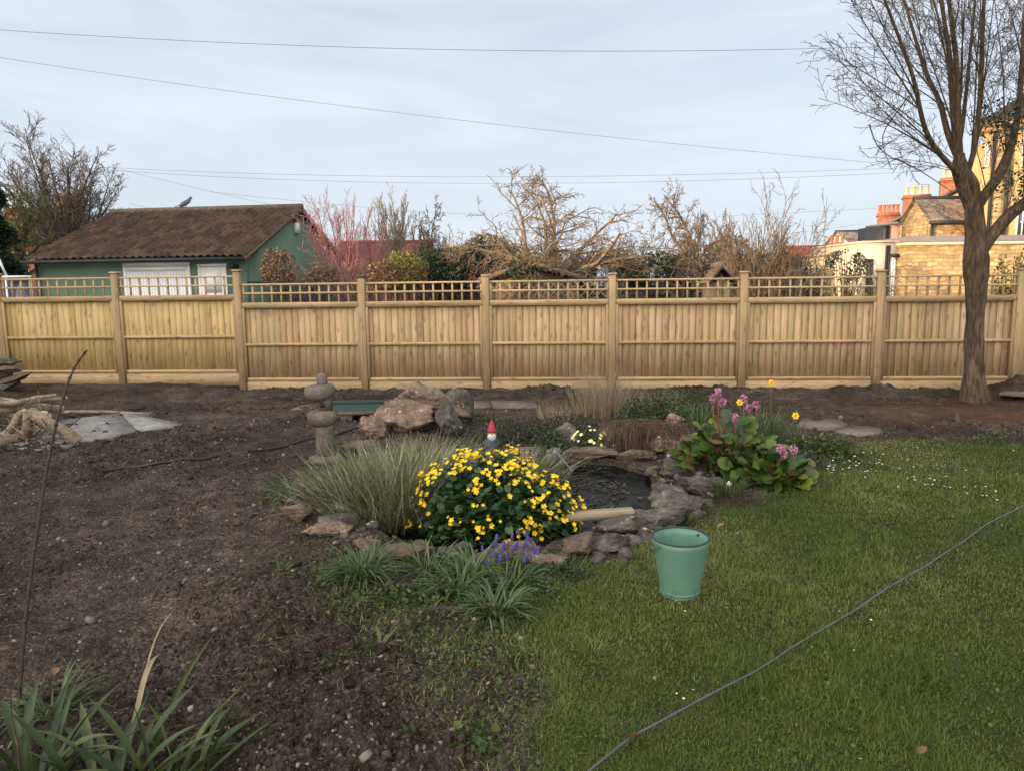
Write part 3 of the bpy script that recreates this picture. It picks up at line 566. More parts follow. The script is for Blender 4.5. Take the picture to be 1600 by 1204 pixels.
tag(raw_obj('stone_rubble', V, (fr_[None]+(np.arange(NR)*len(vr))[:, None, None]).reshape(-1, 3), M['rock'], attrs={'v': np.repeat(rng.random(NR), len(vr))}), 'small broken stones packed between the larger pond edging stones', 'rubble', kind='stuff')
# ------------------------------------------------------------------ pond
g0 = G(780, 785); P2 = []
for i in range(len(POND)):
    for t in (0, .5): a, b2 = POND[i], POND[(i+1) % len(POND)]; P2.append((a[0]*(1-t)+b2[0]*t, a[1]*(1-t)+b2[1]*t))
cxp = sum(p[0] for p in P2)/len(P2); cyp = sum(p[1] for p in P2)/len(P2)
wv = [(cxp, cyp, -.035)] + [(cxp+(x-cxp)*1.03, cyp+(y-cyp)*1.04, -.035) for x, y in P2]; k = len(P2)
o = raw_obj('pond_water', wv, np.array([[0, 1+i, 1+(i+1) % k] for i in range(k)]), M['water']); o['kind'] = 'structure'
n_ = 2600; cx_ = rng.uniform(.3, 1.5, n_); cy_ = rng.uniform(4.9, 6.6, n_)
s_ = sdf(POND, cx_, cy_); ok = (s_ < -.02) & (fbm(cx_*5, cy_*5, o=3, seed=5) > .06); cx_, cy_ = cx_[ok], cy_[ok]; kk = len(cx_)
D = rdir(kk); D[:, 2] *= .12; U = np.tile([0, 0, 1.], (kk, 1)) + rng.normal(size=(kk, 3))*.25
V, F, A = cards(np.stack([cx_, cy_, np.full(kk, -.028)], 1), D, U, rng.uniform(.015, .045, kk), 'rhomb')
tag(raw_obj('pond_weed', V, F, M['darkheb'], attrs=A), 'dark floating weed and dead leaves covering parts of the pond water', 'pond weed', kind='stuff')
b_ = MB(); b_.v = .3; a = G(886, 806, .08); e = G(985, 800, .08); ln = .47
b_.bbox(-ln/2, ln/2, -.045, .045, 0, .045, .003)
o = b_.build('timber_offcut', M['plank']); o.location = ((a.x+e.x)/2, (a.y+e.y)/2, .06); o.rotation_euler = (0, -.03, .10); tag(o, 'short pale sawn timber offcut lying from the yellow flowers to the pond stones', 'plank')
a = G(896, 738, -.05); e = P(872, 708, a.y+.1)
tubes_obj('garden_stake', [(np.array([tuple(a), tuple((a+e)/2), tuple(e)]), np.array([.008]*3))], 8, M['stake'], loc=tuple(a)); tag(bpy.context.scene.collection.objects[-1], 'thin blue grey stake standing in the water right of the yellow flowers', 'stake')
# ------------------------------------------------------------------ stone lantern
lp = GH(510, 722); ln_ = thing('stone_lantern', 'weathered stone garden lantern of stacked rounded blocks behind the sedge', 'lantern', lp)
def wobf(s): return lambda a, z: .05*math.sin(a*2+s)+.03*math.sin(a*5+s*3+z*14)+.025*math.sin(a*9+z*31)
ln_.scale = (.93,.93,.93)
def lpart(name, prof, seed, sc=(1,1,1), off=(0,0), tilt=0):
    b_ = MB(); b_.lathe(prof, 40, wob=wobf(seed)); o = b_.build(name, M['lantern'], ln_, smooth=True); o.scale = sc; o.location = (off[0], off[1], 0); o.rotation_euler = (0, tilt, 0); return o
lpart('base', [(.0,0),(.15,0),(.16,.02),(.15,.05),(.10,.065),(0,.066)], 1)
lpart('pedestal', [(0,.0),(.092,.02),(.090,.2),(.088,.34),(.092,.385),(0,.386)], 2, tilt=.01)
lpart('platform', [(0,.37),(.10,.365),(.135,.40),(.150,.44),(.145,.485),(.11,.515),(0,.52)], 3, (1,1,1), (-.005,0), -.02)
lb = lpart('light_box', [(0,.51),(.075,.512),(.074,.63),(.082,.65),(0,.651)], 4, (1,.95,1), (.015,0))
b_ = MB(); b_.box(-.03, .02, -.079, -.05, .55, .60); b_.build('window_opening', M['dark'], lb)
lpart('roof', [(0,.615),(.09,.62),(.135,.645),(.155,.69),(.150,.735),(.12,.762),(.06,.77),(0,.77)], 5, (1,1,1), (-.0,0), -.05)
lpart('finial', [(0,.75),(.046,.755),(.052,.79),(.052,.84),(.042,.868),(.02,.877),(0,.878)], 6, (1,1,1), (-.005,0))
# ------------------------------------------------------------------ gnome
gl = GH(769, 712); gn = thing('garden_gnome', 'small garden gnome with pointed red hat and white beard standing behind the yellow flowers', 'gnome', gl)
gh = 1.6-(648-447)/1143*gl.y - gl.z; s = gh/.40*.88
b_ = MB(); b_.lathe([(0,0),(.055*s,0),(.062*s,.03*s),(.07*s,.10*s),(.06*s,.17*s),(.04*s,.215*s),(0,.22*s)], 20); bd = b_.build('body', M['blue'], gn, True)
b_ = MB(); b_.lathe([(0,.20*s),(.038*s,.205*s),(.048*s,.235*s),(.042*s,.27*s),(0,.28*s)], 20); b_.build('head', M['skin'], gn, True)
b_ = MB(); b_.lathe([(0,.135*s),(.022*s,.15*s),(.042*s,.19*s),(.047*s,.22*s),(.036*s,.243*s),(0,.245*s)], 16, (0,-.022*s,0), lambda a, z: .06*math.sin(a*7)); b_.build('beard', M['beard'], gn, True)
b_ = MB(); b_.lathe([(0,.232*s),(.009*s,.236*s),(.012*s,.245*s),(.008*s,.254*s),(0,.257*s)], 12, (0,-.052*s,0)); b_.build('nose', M['skin'], gn, True)
b_ = MB(); b_.lathe([(0,.255*s),(.052*s,.255*s),(.05*s,.275*s),(.034*s,.32*s),(.015*s,.37*s),(.0,.40*s)], 20); b_.build('hat', M['red'], gn, True)
for sx in (-1, 1):
    b_ = MB(); b_.tube([(sx*.05*s,0,.18*s),(sx*.07*s,-.02*s,.13*s),(sx*.035*s,-.055*s,.11*s)], [.016*s,.015*s,.012*s], 8); b_.build('arm', M['blue'], gn, True)
    b_ = MB(); b_.lathe([(0,0),(.03*s,.002),(.03*s,.015*s),(0,.03*s)], 12, (sx*.03*s,-.03*s,0)); b_.build('boot', M['dark'], gn, True)
# ------------------------------------------------------------------ bucket
bp = GH(1062, 926); bk = thing('bucket', 'empty green enamel bucket with dark rim standing on the lawn', 'bucket', (bp.x, bp.y, bp.z-.010))
bs = bp.y/1143*1.03; rt = 44.5*bs; rb = 30*bs; hb_ = 96*bs
prof = [(0,.012),(rb*.93,.012),(rb*.97,.0),(rb,.004),(rb+.002,.016),(rb*1.01,.022)]
for k in range(1, 11): t = k/10; prof.append((rb*1.01+(rt-rb*1.01)*t, .022+(hb_-.022)*t))
inner = [(rt-.004-(rt-rb)*t, hb_-(hb_-.02)*t) for t in np.linspace(0, .97, 8)]
b_ = MB(); b_.lathe(prof+inner+[(0,.026)], 64); b_.build('body', M['bucket'], bk, True)
b_ = MB(); rp_ = [(rt-.003+.0052*math.cos(a), hb_+.001+.0052*math.sin(a)) for a in np.linspace(0, 2*math.pi, 9)]; b_.lathe(rp_, 64); b_.build('rim', M['rim'], bk, True)
b_ = MB(); b_.lathe([(rb*1.035,.026),(rb*1.035+.003,.029),(rb*1.045+.003,.034),(rb*1.05,.037)], 64); b_.build('seam', M['bucket'], bk, True)
for sx in (-1, 1):
    b_ = MB(); b_.M = Matrix.Translation((sx*(rt-.010), 0, hb_-.022)); b_.tube([(-.006,0,0),(.012,0,0)], .006, 10); b_.build('ear', M['rim'], bk, True)
hl = []
for t in np.linspace(0, math.pi, 15): hl.append((-(rt+.006)*math.cos(t), (rt+.010)*math.sin(t), hb_-.022-.085*math.sin(t)))
b_ = MB(); b_.tube(hl, .0018, 6); b_.build('handle', M['rim'], bk, True); bk.rotation_euler = (0.01, -.015, .62)
# ------------------------------------------------------------------ paving slabs, hose, cable, boards
def slab(label, pix, mat, th=.035, dz=.012, group=None):
    q = [G(*p_) for p_ in pix]; z = max(Hs(p_.x, p_.y) for p_ in q) - .012; z = np.median([Hs(p_.x, p_.y) for p_ in q]) + dz
    c = sum(q, Vector())/len(q); b_ = MB(); b_.prism([(p_.x-c.x, p_.y-c.y, 0) for p_ in q], (0,0,-th)); o = b_.build('paving_slab', M[mat]); o.location = (c.x, c.y, z); return tag(o, label, 'paving slab', group)
gs = 'grey paving slabs beside the cut branches'
slab('large pale grey paving slab in the middle right of the cut branches', [(95,685),(128,657),(187,650),(213,677),(160,691),(125,693)], 'slab', group=gs, dz=.016)
slab('pale grey slab at the right end tapering into the soil', [(188,649.5),(240,648),(230,655),(285,667),(272,671),(215,676.5)], 'slab', group=gs, dz=.016)
slab('dusty grey slab partly under the cut branches', [(-10,695),(40,672),(125,655),(93,685.5),(30,700),(-10,703)], 'slab', group=gs, dz=.014)
slab('thin front strip of grey paving below the thick cut log', [(20,702),(94,687),(124,694),(105,699),(60,704)], 'slab', group=gs, dz=.014)
gs = 'sandy stepping slabs of the old path'
slab('sandy slab behind the stone lantern on its left', [(455,641),(470,634),(497,631),(500,640)], 'slabb', group=gs, dz=.018)
slab('sandy slab on the soil right of the rockery boulders', [(712,640),(718,629),(765,627),(768,637)], 'slabb', group=gs, dz=.018)
slab('sandy slab by the fence left of the dry reeds', [(770,638),(767,627),(835,628),(842,638)], 'slabb', group=gs, dz=.018)
slab('flat sandy slab at the top edge of the lawn right of the pink flowers', [(1245,668),(1255,655),(1310,658),(1325,667),(1300,675)], 'slabb', group=gs, dz=.022)
slab('sandy slab half covered by soil at the top corner of the lawn', [(1302,676),(1330,667),(1375,672),(1380,679),(1340,683)], 'slabb', group=gs, dz=.022)
slab('narrow sandy slab at the right edge beyond the tree', [(1560,628),(1575,621),(1640,626),(1640,634)], 'slabb', group=gs, dz=.018)
def ground_line(pix, r, lift, n=50):
    q = np.array([G(*p_)[:2] for p_ in pix]); t = np.linspace(0, len(q)-1, n); xs = np.interp(t, range(len(q)), q[:, 0]); ys = np.interp(t, range(len(q)), q[:, 1])
    xs[1:-1] = (xs[:-2]+2*xs[1:-1]+xs[2:])/4; ys[1:-1] = (ys[:-2]+2*ys[1:-1]+ys[2:])/4
    z = H(xs, ys); 
    for _ in range(10): z[1:-1] = (z[:-2]+2*z[1:-1]+z[2:])/4
    z = z + .006
    return np.stack([xs, ys, z+lift], 1)
L = ground_line([(155,741),(200,733),(245,732),(290,728),(340,719)], .01, .012); tubes_obj('hose', [(L, np.full(len(L), .011))], 8, M['hose'], loc=tuple(L[0])); tag(COL.objects[-1], 'black hose lying on the bare soil, the longer left piece', 'hose')
L = ground_line([(388,708),(430,700),(470,690),(520,682),(566,668)], .01, .010); tubes_obj('hose', [(L, np.full(len(L), .010))], 8, M['hose'], loc=tuple(L[0])); tag(COL.objects[-1], 'black hose crossing the soil behind the stone lantern', 'hose')
L = ground_line([(860,1275),(935,1210),(990,1165),(1060,1125),(1130,1085),(1175,1062),(1240,1020),(1335,968),(1390,928),(1448,895),(1500,858),(1530,834),(1545,824),(1600,795),(1660,760)], .01, .027, 90)
tubes_obj('cable', [(L, np.full(len(L), .0042))], 8, M['cable'], loc=tuple(L[0])); tag(COL.objects[-1], 'long grey cable running diagonally across the lawn', 'cable')
c0 = GH(572, 655); b_ = MB(); b_.v = .3
gb = thing('green_board_cover', 'dark green sheet cover lying flat beside the rockery behind the lantern', 'board', (c0.x, c0.y, c0.z+.085), .05)
b_.M = Matrix.Rotation(R(4), 4, 'X'); b_.bbox(-.52, .46, -.10, .52, 0, .03, .004); b_.build('sheet', M['greenboard'], gb)
b_ = MB(); b_.M = Matrix.Rotation(R(4), 4, 'X'); b_.box(-.53, .47, -.125, -.101, -.012, .028); b_.build('edge_strip', M['shedwood'], gb)
b_ = MB(); b_.M = Matrix.Rotation(R(4), 4, 'X'); b_.box(-.53, .47, .30, .33, .031, .045); b_.build('batten', M['greenboard'], gb)
b_ = MB(); b_.v = .6; b_.bbox(-.12, .12, -.09, .2, -.02, .07, .006); o = b_.build('concrete_block', M['slab']); o.location = (c0.x-.27, c0.y, c0.z+.01); tag(o, 'pale block propping up the near edge of the green cover', 'block')
b_ = MB(); b_.bbox(-.22, .22, -.06, .5, -.02, .06, .006); o = b_.build('black_crate', M['hose']); o.location = (c0.x+.14, c0.y, c0.z+.01); tag(o, 'black crate under the right half of the green cover', 'crate')
# ------------------------------------------------------------------ cut branches
def spl(pts, n=14):
    q = np.array([tuple(p) for p in pts], float); t = np.linspace(0, len(q)-1, n); o = np.stack([np.interp(t, range(len(q)), q[:, k]) for k in range(3)], 1)
    for _ in range(2): o[1:-1] = (o[:-2]+2*o[1:-1]+o[2:])/4
    return o
def branch(label, pts, r0, r1, group, mat='log', name='cut_branch', ends=True, cat='branch', n=16):
    L = spl(pts, n); L[1:-1] += rng.normal(size=(n-2, 3))*r0*.05; rr = np.linspace(r0, r1, n)*(1+rng.normal(size=n)*.03)
    t = thing(name, label, cat, tuple(L[0]), 0, group)
    tubes_obj('bark', [(L, rr)], 14, M[mat], t)
    for (c, d, r) in ((L[0], L[0]-L[1], rr[0]), (L[-1], L[-1]-L[-2], rr[-1])):
        dv = Vector(d).normalized(); b_ = MB(); b_.M = Matrix.Translation(Vector(c)-dv*.002) @ dv.to_track_quat('Z', 'Y').to_matrix().to_4x4(); b_.lathe([(r*.96,0),(r*.96,.004),(0,.005)], 14); b_.build('cut_end', M['cutend'], t, world=True)
    return t
def pz(px, py, z): g = G(px, py, z); return g
gb_ = 'cut branches heaped at the left'
branch('thick cut log pointing to the right over the grey slabs', [pz(50,645,.34), pz(80,663,.26), pz(105,676,.16), pz(122,689,.07)], .06, .055, gb_)
branch('short yellowish cut log standing towards the viewer in the heap', [pz(45,643,.36), pz(43,665,.22), pz(42,684,.06)], .05, .052, gb_)
branch('curved pale branch bending down at the left of the heap', [pz(40,642,.36), pz(27,648,.32), pz(20,668,.2), pz(0,684,.08), pz(-20,690,.05)], .035, .04, gb_)
branch('dark thick log under the left of the heap', [pz(60,672,.12), pz(20,684,.08), pz(-25,692,.07)], .06, .06, gb_)
branch('straight pale branch on top of the heap ending in a cut tip', [pz(-30,628,.32), pz(25,629,.34), pz(50,622,.38), pz(87,617,.40)], .035, .022, gb_)
branch('thin pale branch just below the topmost one', [pz(-30,634,.26), pz(30,632,.3), pz(65,625,.34), pz(105,621,.34)], .03, .018, gb_)
branch('dark thick branch lying across the back of the heap', [pz(-30,642,.22), pz(20,637,.24), pz(60,635,.26), pz(98,638,.2)], .06, .04, gb_)
branch('thin brown branch at the very back left of the heap', [pz(-30,620,.3), pz(0,622,.32), pz(28,626,.3)], .025, .02, gb_)
branch('long straight bare pole lying on the soil above the grey slabs', [pz(92,643,.10), pz(140,643,.07), pz(180,643,.05), pz(228,647,.03)], .025, .018, gb_)
branch('knotty root stump hidden in the middle of the heap', [pz(70,650,.24), pz(60,660,.16), pz(50,672,.05)], .08, .07, gb_, 'bark')
branch('gnarled end of a branch at the bottom left corner of the heap', [pz(-20,700,.08), pz(2,692,.10), pz(12,700,.03)], .045, .035, gb_)
tw = []
for k in range(70):
    a = pz(rng.uniform(0, 90), rng.uniform(645, 690), rng.uniform(.05, .3)); d = rdir(1, .2)[0]*rng.uniform(.1, .35); pts3 = np.array([a, a+Vector(d*.5)+Vector(rdir(1)[0]*.03), a+Vector(d)]); tw.append((pts3, np.array([.006,.005,.003])))
tag(tubes_obj('twig_litter', tw, 4, M['straw']), 'thin twigs tangled among the cut branches', 'twigs', kind='stuff')
gq = 'grey stones stacked against the left end of the fence'
for k, (px, py, z, sz, lab) in enumerate([(12,610,.0,(.62,.4,.16),'lowest wide grey stone of the stack by the left fence end'),(24,603,.14,(.6,.4,.14),'second grey stone from the bottom of the stack by the left fence end'),(6,596,.15,(.4,.4,.18),'rounded grey stone at the left of the stack by the fence'),(22,592,.27,(.5,.35,.17),'dark grooved stone in the middle of the stack by the fence'),(6,585,.36,(.62,.4,.16),'long slanting grey stone near the top of the stack by the fence'),(-14,580,.4,(.5,.4,.2),'top grey stone of the stack cut by the left edge')]):
    g = GH(px, 612); rock('stone', lab, (g.x, g.y, g.z+z), sz, 201+k, 'rockb' if k % 2 else 'rock', .1*k, gq, 'stone', (.0,-.28+.07*k), .03, 34, .05)
# ------------------------------------------------------------------ soil litter and lawn
def inview(x, y, m=1.05): return (np.abs(x) < (.715*y+.25)*m) & (y > 1.9)
def scatter(n, r0, r1, pw=1.0):
    r = r0*(r1/r0)**(rng.random(n)**pw); a = rng.uniform(-.66, .66, n); return r*np.sin(a), r*np.cos(a)
x, y = scatter(75000, 2.0, 11, 1.15); z = H(x, y); ok = (sdf(LAWN, x, y) > .02) & (sdf(POND, x, y) > .05) & (vn(x*.9, y*.9, seed=31) + .5*vn(x*3, y*3, seed=33) > -.35)
x, y, z = x[ok], y[ok], z[ok]; kk = len(x); v0, f0 = ICO[1]; nv0 = len(v0)
sz = rng.lognormal(-5.6, .55, kk)*(.7+.17*y)
V = (v0[None]*(1+rng.normal(size=(kk, nv0, 1))*.38))*sz[:, None, None]*rng.uniform(.5, 1.4, (kk, 1, 3))*np.array([1, 1, .8]) + np.stack([x, y, z], 1)[:, None]
tag(raw_obj('soil_clods', V, (f0[None]+(np.arange(kk)*nv0)[:, None, None]).reshape(-1, 3), M['clod'], attrs={'v': np.repeat(rng.random(kk), nv0)}), 'crumbly dark clods of freshly dug soil', 'soil', kind='stuff')
x, y = scatter(3000, 2.0, 9.5); z = H(x, y); ok = (sdf(LAWN, x, y) > .02) & (sdf(POND, x, y) > .08); x, y, z = x[ok], y[ok], z[ok]; kk = len(x)
sz = rng.lognormal(-5.35, .45, kk)*(.7+.15*y)
V = (v0[None]*(1+rng.normal(size=(kk, nv0, 1))*.2))*sz[:, None, None]*rng.uniform(.6, 1.3, (kk, 1, 3)) + np.stack([x, y, z+sz*.3], 1)[:, None]
tag(raw_obj('pebbles', V, (f0[None]+(np.arange(kk)*nv0)[:, None, None]).reshape(-1, 3), M['pebble'], attrs={'v': np.repeat(rng.random(kk)**1.5, nv0)}), 'small pale pebbles scattered over the dug soil', 'pebbles', kind='stuff')
x, y = scatter(8000, 2.0, 7.5, 1.25); z = H(x, y); ok = (sdf(LAWN, x, y) > .02) & (sdf(POND, x, y) > .08) & (vn(x*1.3, y*1.3, seed=91) > -.3); x, y, z = x[ok], y[ok], z[ok]; tw = []
for k in range(len(x)):
    L_ = rng.uniform(.015, .08)*(1+(rng.random()<.06)*1.2); a = rng.uniform(0, 6.28); bend = rng.normal()*.8; q = []
    for t in (0, .25, .5, .75, 1): aa = a+bend*t; q.append((x[k]+L_*t*math.cos(aa), y[k]+L_*t*math.sin(aa)))
    q = np.array(q); zz = H(q[:, 0], q[:, 1]); zz = (zz+zz.mean())/2+.005+.008*rng.random()*np.array([0,.6,1,.6,.2]); tw.append((np.column_stack([q, zz]), np.array([1, 1, .9, .8, .5])*rng.uniform(.0006, .0015)*(.8+.1*y[k])))
tag(tubes_obj('dead_roots', tw, 3, M['straw']), 'thin dead roots and stalks littering the soil', 'litter', kind='stuff')
# lawn blades
def grass_mask(x, y):
    wx = x + .09*vn(x*2.3, y*2.3, seed=50); wy = y + .09*vn(x*2.3, y*2.3, seed=51)
    return sdf(LAWN, wx, wy)
NB = 520000
r = 1.9*(10.2/1.9)**(rng.random(NB)**.86); a = rng.uniform(-.25, .92, NB); x = r*np.sin(a); y = r*np.cos(a)
ms = grass_mask(x, y) + .16*fbm(x*3.5, y*3.5, o=3, seed=81); worn = fbm(x*1.7, y*1.7, o=3, seed=85)
ok = (ms < rng.uniform(-.12, .05, NB)) & (rng.random(NB) < .55+.9*sst(-.45, .1, worn)); x, y = x[ok], y[ok]; kk = len(x); z = H(x, y) - .004
tuft = sst(.12, .5, fbm(x*2.1, y*2.1, o=3, seed=87)); ln = rng.uniform(.016, .036, kk)*(1+1.9*tuft*rng.random(kk))
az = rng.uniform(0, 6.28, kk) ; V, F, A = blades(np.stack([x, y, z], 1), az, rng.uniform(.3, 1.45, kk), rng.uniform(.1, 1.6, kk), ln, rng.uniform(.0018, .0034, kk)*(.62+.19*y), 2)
cl = .52 + 1.0*fbm(x*1.1, y*1.1, o=5, seed=89) - .15*tuft; A['v'] = np.repeat(np.clip(.16*sst(3, 7, y)+.55*cl+.40*rng.random(kk)**1.3+.03, 0, 1), 6)  # far blades toned lighter to paint in the brighter distant light
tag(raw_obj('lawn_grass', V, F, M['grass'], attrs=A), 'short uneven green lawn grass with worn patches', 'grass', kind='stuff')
x, y = scatter(14000, 2.0, 9, .9); ok = (grass_mask(x, y) < -.03) & (fbm(x*1.9, y*1.9, o=4, seed=141) > .12); x, y = x[ok], y[ok]; kk = len(x); z = H(x, y)+.016
V, F, A = cards(np.stack([x, y, z], 1), rdir(kk, .2), np.tile([0, 0, 1.], (kk, 1))+rng.normal(size=(kk, 3))*.4, rng.uniform(.007, .016, kk), 'round')
tag(raw_obj('lawn_clover', V, F, M['weed'], attrs=A), 'patches of small round leaved clover and moss in the lawn', 'clover', kind='stuff')
x, y = scatter(9000, 2.0, 7, 1.1); ok = (sdf(LAWN, x, y) > .02) & (sdf(POND, x, y) > .06) & (fbm(x*1.6, y*1.6, o=3, seed=151) > -.1); x, y = x[ok], y[ok]; kk = len(x); z = H(x, y)+.004
V, F, A = cards(np.stack([x, y, z], 1), rdir(kk, .1), np.tile([0, 0, 1.], (kk, 1))+rng.normal(size=(kk, 3))*.6, rng.uniform(.006, .024, kk), 'rhomb'); A['v'] = A['v']**1.6
tag(raw_obj('leaf_litter', V, F, M['brownleaf2'], attrs=A), 'scraps of rotted leaves over the soil', 'leaf litter', kind='stuff')
# coarse tufts and creeping weeds over the transition
x, y = scatter(42000, 2.0, 6.2, 1.0); d = sdf(LAWN, x, y); w = fbm(x*2.6, y*2.6, o=3, seed=95)
reg = 1.25*np.exp(-((x+.40)/.75)**2 - ((y-3.6)/.75)**2) + .5*np.exp(-((x+.15)/.5)**2-((y-2.6)/.6)**2) + .3*np.exp(-((x+1.2)/.8)**2-((y-4.4)/.6)**2)
ok = (d > -.05) & (sdf(POND, x, y) > .12) & (reg*(1+1.6*w) > rng.uniform(.25, 1.2, len(x))); x, y = x[ok], y[ok]; kk = len(x); z = H(x, y)+.008
D = rdir(kk, .25); U = np.tile([0, 0, 1.], (kk, 1)) + rng.normal(size=(kk, 3))*.45
V, F, A = cards(np.stack([x, y, z], 1), D, U, rng.uniform(.008, .028, kk), 'lobed')
tag(raw_obj('creeping_weeds', V, F, M['weed'], attrs=A), 'low creeping green weeds over the soil in front of the pond', 'weeds', kind='stuff')
# grass creeping into the bed
x, y = scatter(110000, 2.0, 7, 1.0); reg = 1.3*np.exp(-((x+.22)/.75)**2 - ((y-3.65)/.8)**2) + .7*np.exp(-((x+.02)/.3)**2-((y-2.6)/.7)**2)
ok = (grass_mask(x, y) > -.05) & (sdf(POND, x, y) > .1) & (reg*(1+2*fbm(x*3, y*3, o=3, seed=97)) > rng.uniform(.3, 1.5, len(x))); x, y = x[ok], y[ok]; kk = len(x); z = H(x, y)-.003
V, F, A = blades(np.stack([x, y, z], 1), rng.uniform(0, 6.28, kk), rng.uniform(.4, 1.4, kk), rng.uniform(.4, 1.8, kk), rng.uniform(.02, .055, kk), rng.uniform(.002, .004, kk)*1.3, 3)
tag(raw_obj('sparse_grass', V, F, M['grass'], attrs=A), 'sparse grass spreading from the lawn into the soil', 'grass', kind='stuff')
# ------------------------------------------------------------------ plants
def strap(name, label, cat, p, n, L, W, spread=.12, el=(.5,1.4), cv=(.8,2.0), mat='strapg', S=7, cross=3, prof='strap', group=None, part=True):
    t = thing(name, label, cat, tuple(p), 0, group); a = rng.uniform(0, 6.28, n); rr = spread*np.sqrt(rng.random(n)); base = np.stack([p[0]+rr*np.cos(a), p[1]+rr*np.sin(a), np.full(n, p[2]-.01)], 1)
    ln = rng.uniform(*L, n); az = a + rng.normal(size=n)*.5
    V, F, A = blades(base, az, rng.uniform(*el, n), rng.uniform(*cv, n), ln, rng.uniform(*W, n), S, cross, .25, rng.normal(size=n)*.5, prof)
    raw_obj('leaves', V, F, M[mat], t, A, True, True); return t
gg = 'green strappy clumps along the front of the pond'
for (px, py, n, L, lab) in [(567,905,120,(.12,.26),'bright strappy leaved clump furthest left in front of the pond stones'),(668,890,90,(.12,.26),'strappy clump in front of the purplish brown slab'),
    (740,902,110,(.14,.28),'strappy clump directly left of the purple grape hyacinths'),(775,958,80,(.12,.24),'strappy clump at the lawn edge below the purple flowers'),
    (715,925,80,(.12,.26),'darker strappy clump between the slab and the lawn edge clump'),(800,915,60,(.1,.22),'small strappy clump right under the purple flowers')]:
    strap('leaf_clump', lab, 'plant', GH(px, py), int(n*1.8), L, (.005,.010), .09, (.5,1.4), (.8,2.0), group=gg)
strap('leaf_clump', 'strappy clump drooping beside the flat brown corner stone left of the sedge', 'plant', GH(455,775), 70, (.14,.30), (.006,.010), .1, (.5,1.3), (.9,2.0), group=gg)
strap('grass_tuft', 'grassy tuft at the outer corner of the pond beside the white plant tag', 'plant', GH(1137,782), 120, (.10,.24), (.003,.005), .10, (.7,1.45), (.2,1.2), 'weed', group='tufts')
strap('grass_tuft', 'small tuft of grass between the pond stones and the bucket', 'plant', GH(1052,822), 90, (.06,.15), (.003,.005), .12, (.7,1.45), (.2,1.2), 'weed', group='tufts')
strap('grass_tuft', 'dense tuft of grass growing against the rounded brown stone left of the bucket', 'plant', GH(885,893), 120, (.05,.12), (.003,.005), .14, (.7,1.45), (.2,1.2), 'weed', group='tufts')
strap('grass_tuft', 'yellowish tuft of longer grass in the lawn in front of the bucket on its left', 'plant', GH(925,1020), 60, (.05,.12), (.002,.004), .05, (.6,1.4), (.2,1.2), 'grass', group='tufts')
strap('weed_seedling', 'green weed with a few leaves on the soil left of the strappy clumps', 'plant', GH(437,902), 14, (.05,.13), (.012,.02), .03, (.3,1.2), (.4,1.6), 'weed')
strap('weed_seedling', 'flat broad leaved weed rosette in the middle of the foreground soil', 'plant', GH(595,1012), 16, (.06,.15), (.010,.018), .02, (.15,.9), (.3,1.2), 'weed')
strap('weed_seedling', 'tiny weed in the soil right of the long green leaf', 'plant', GH(342,1032), 16, (.02,.05), (.006,.01), .03, (.2,1.2), (.4,1.6), 'weed')
# nettle like plant bottom
def leafmound(name, label, cat, p, n, rx, ry, h, ls, shape, mat, group=None, up=.6, shell=.0):
    t = thing(name, label, cat, tuple(p), 0, group); u = rdir(n); rr = (shell + (1-shell)*rng.random(n))**(1/3.)
    C = np.stack([p[0]+u[:, 0]*rx*rr, p[1]+u[:, 1]*ry*rr, p[2]+np.abs(u[:, 2])*h*rr], 1)
    D = u*np.array([1, 1, .35]) + rng.normal(size=(n, 3))*.5; U = u*.7 + np.array([0, 0, up]) + rng.normal(size=(n, 3))*.4
    V, F, A = cards(C, D, U, rng.uniform(ls[0], ls[1], n), shape); raw_obj('leaves', V, F, M[mat], t, A, True, True); return t, C, u
leafmound('weed_seedling', 'leafy green weed on the soil next to the lawn at the bottom edge', 'plant', GH(740,1165), 60, .10, .09, .07, (.02,.05), 'lobed', 'weed')
leafmound('weed_seedling', 'small two leaved weed left of the leafy one at the bottom', 'plant', GH(640,1158), 14, .05, .04, .04, (.02,.04), 'oval', 'weed')
leafmound('weed_seedling', 'clump of pale chickweed at the left of the flat rosette', 'plant', GH(515,1045), 40, .08, .06, .04, (.012,.03), 'oval', 'weed')
leafmound('weed_seedling', 'dark green weed below the strappy clump beside the brown corner stone', 'plant', GH(432,783), 120, .12, .08, .08, (.02,.04), 'oval', 'weed')
# sedge
def sedge(label, px, py, n, rx, ry, L, name='sedge', mat='sedge', el=(.9,1.5), cv=(.2,1.3), W=(.005,.0105), lean=.3, group='variegated sedge clumps'):
    p = G(px, py, -.08); t = thing(name, label, 'ornamental grass', tuple(p), 0, group); u = rng.normal(size=(n, 2))*.58; u = u[np.hypot(u[:, 0], u[:, 1]) < 1.0]; n = len(u)
    base = np.stack([p.x+u[:, 0]*rx, p.y+u[:, 1]*ry, np.full(n, p.z)], 1); az = np.arctan2(u[:, 1], u[:, 0]) + rng.normal(size=n)*1.0
    rr = np.hypot(u[:, 0], u[:, 1]); V, F, A = blades(base, az, np.clip(rng.uniform(*el, n)-lean*rr, .25, 1.55), rng.uniform(*cv, n), rng.uniform(*L, n), rng.uniform(*W, n), 6, 2, 0, rng.normal(size=n)*.8)
    raw_obj('leaves', V, F, M[mat], t, A, False, True); return t
sedge('big mound of pale striped sedge left of the yellow flowers in the pond', 612, 815, 3600, .47, .42, (.42,.70), el=(1.05,1.55), cv=(.15,1.1), lean=.35)
sedge('looser sedge behind the big mound near the boulders', 660, 765, 1100, .45, .25, (.42,.62))
sedge('sedge arching right behind the top of the yellow flowers', 805, 762, 1000, .42, .2, (.32,.52), cv=(.5,1.7))
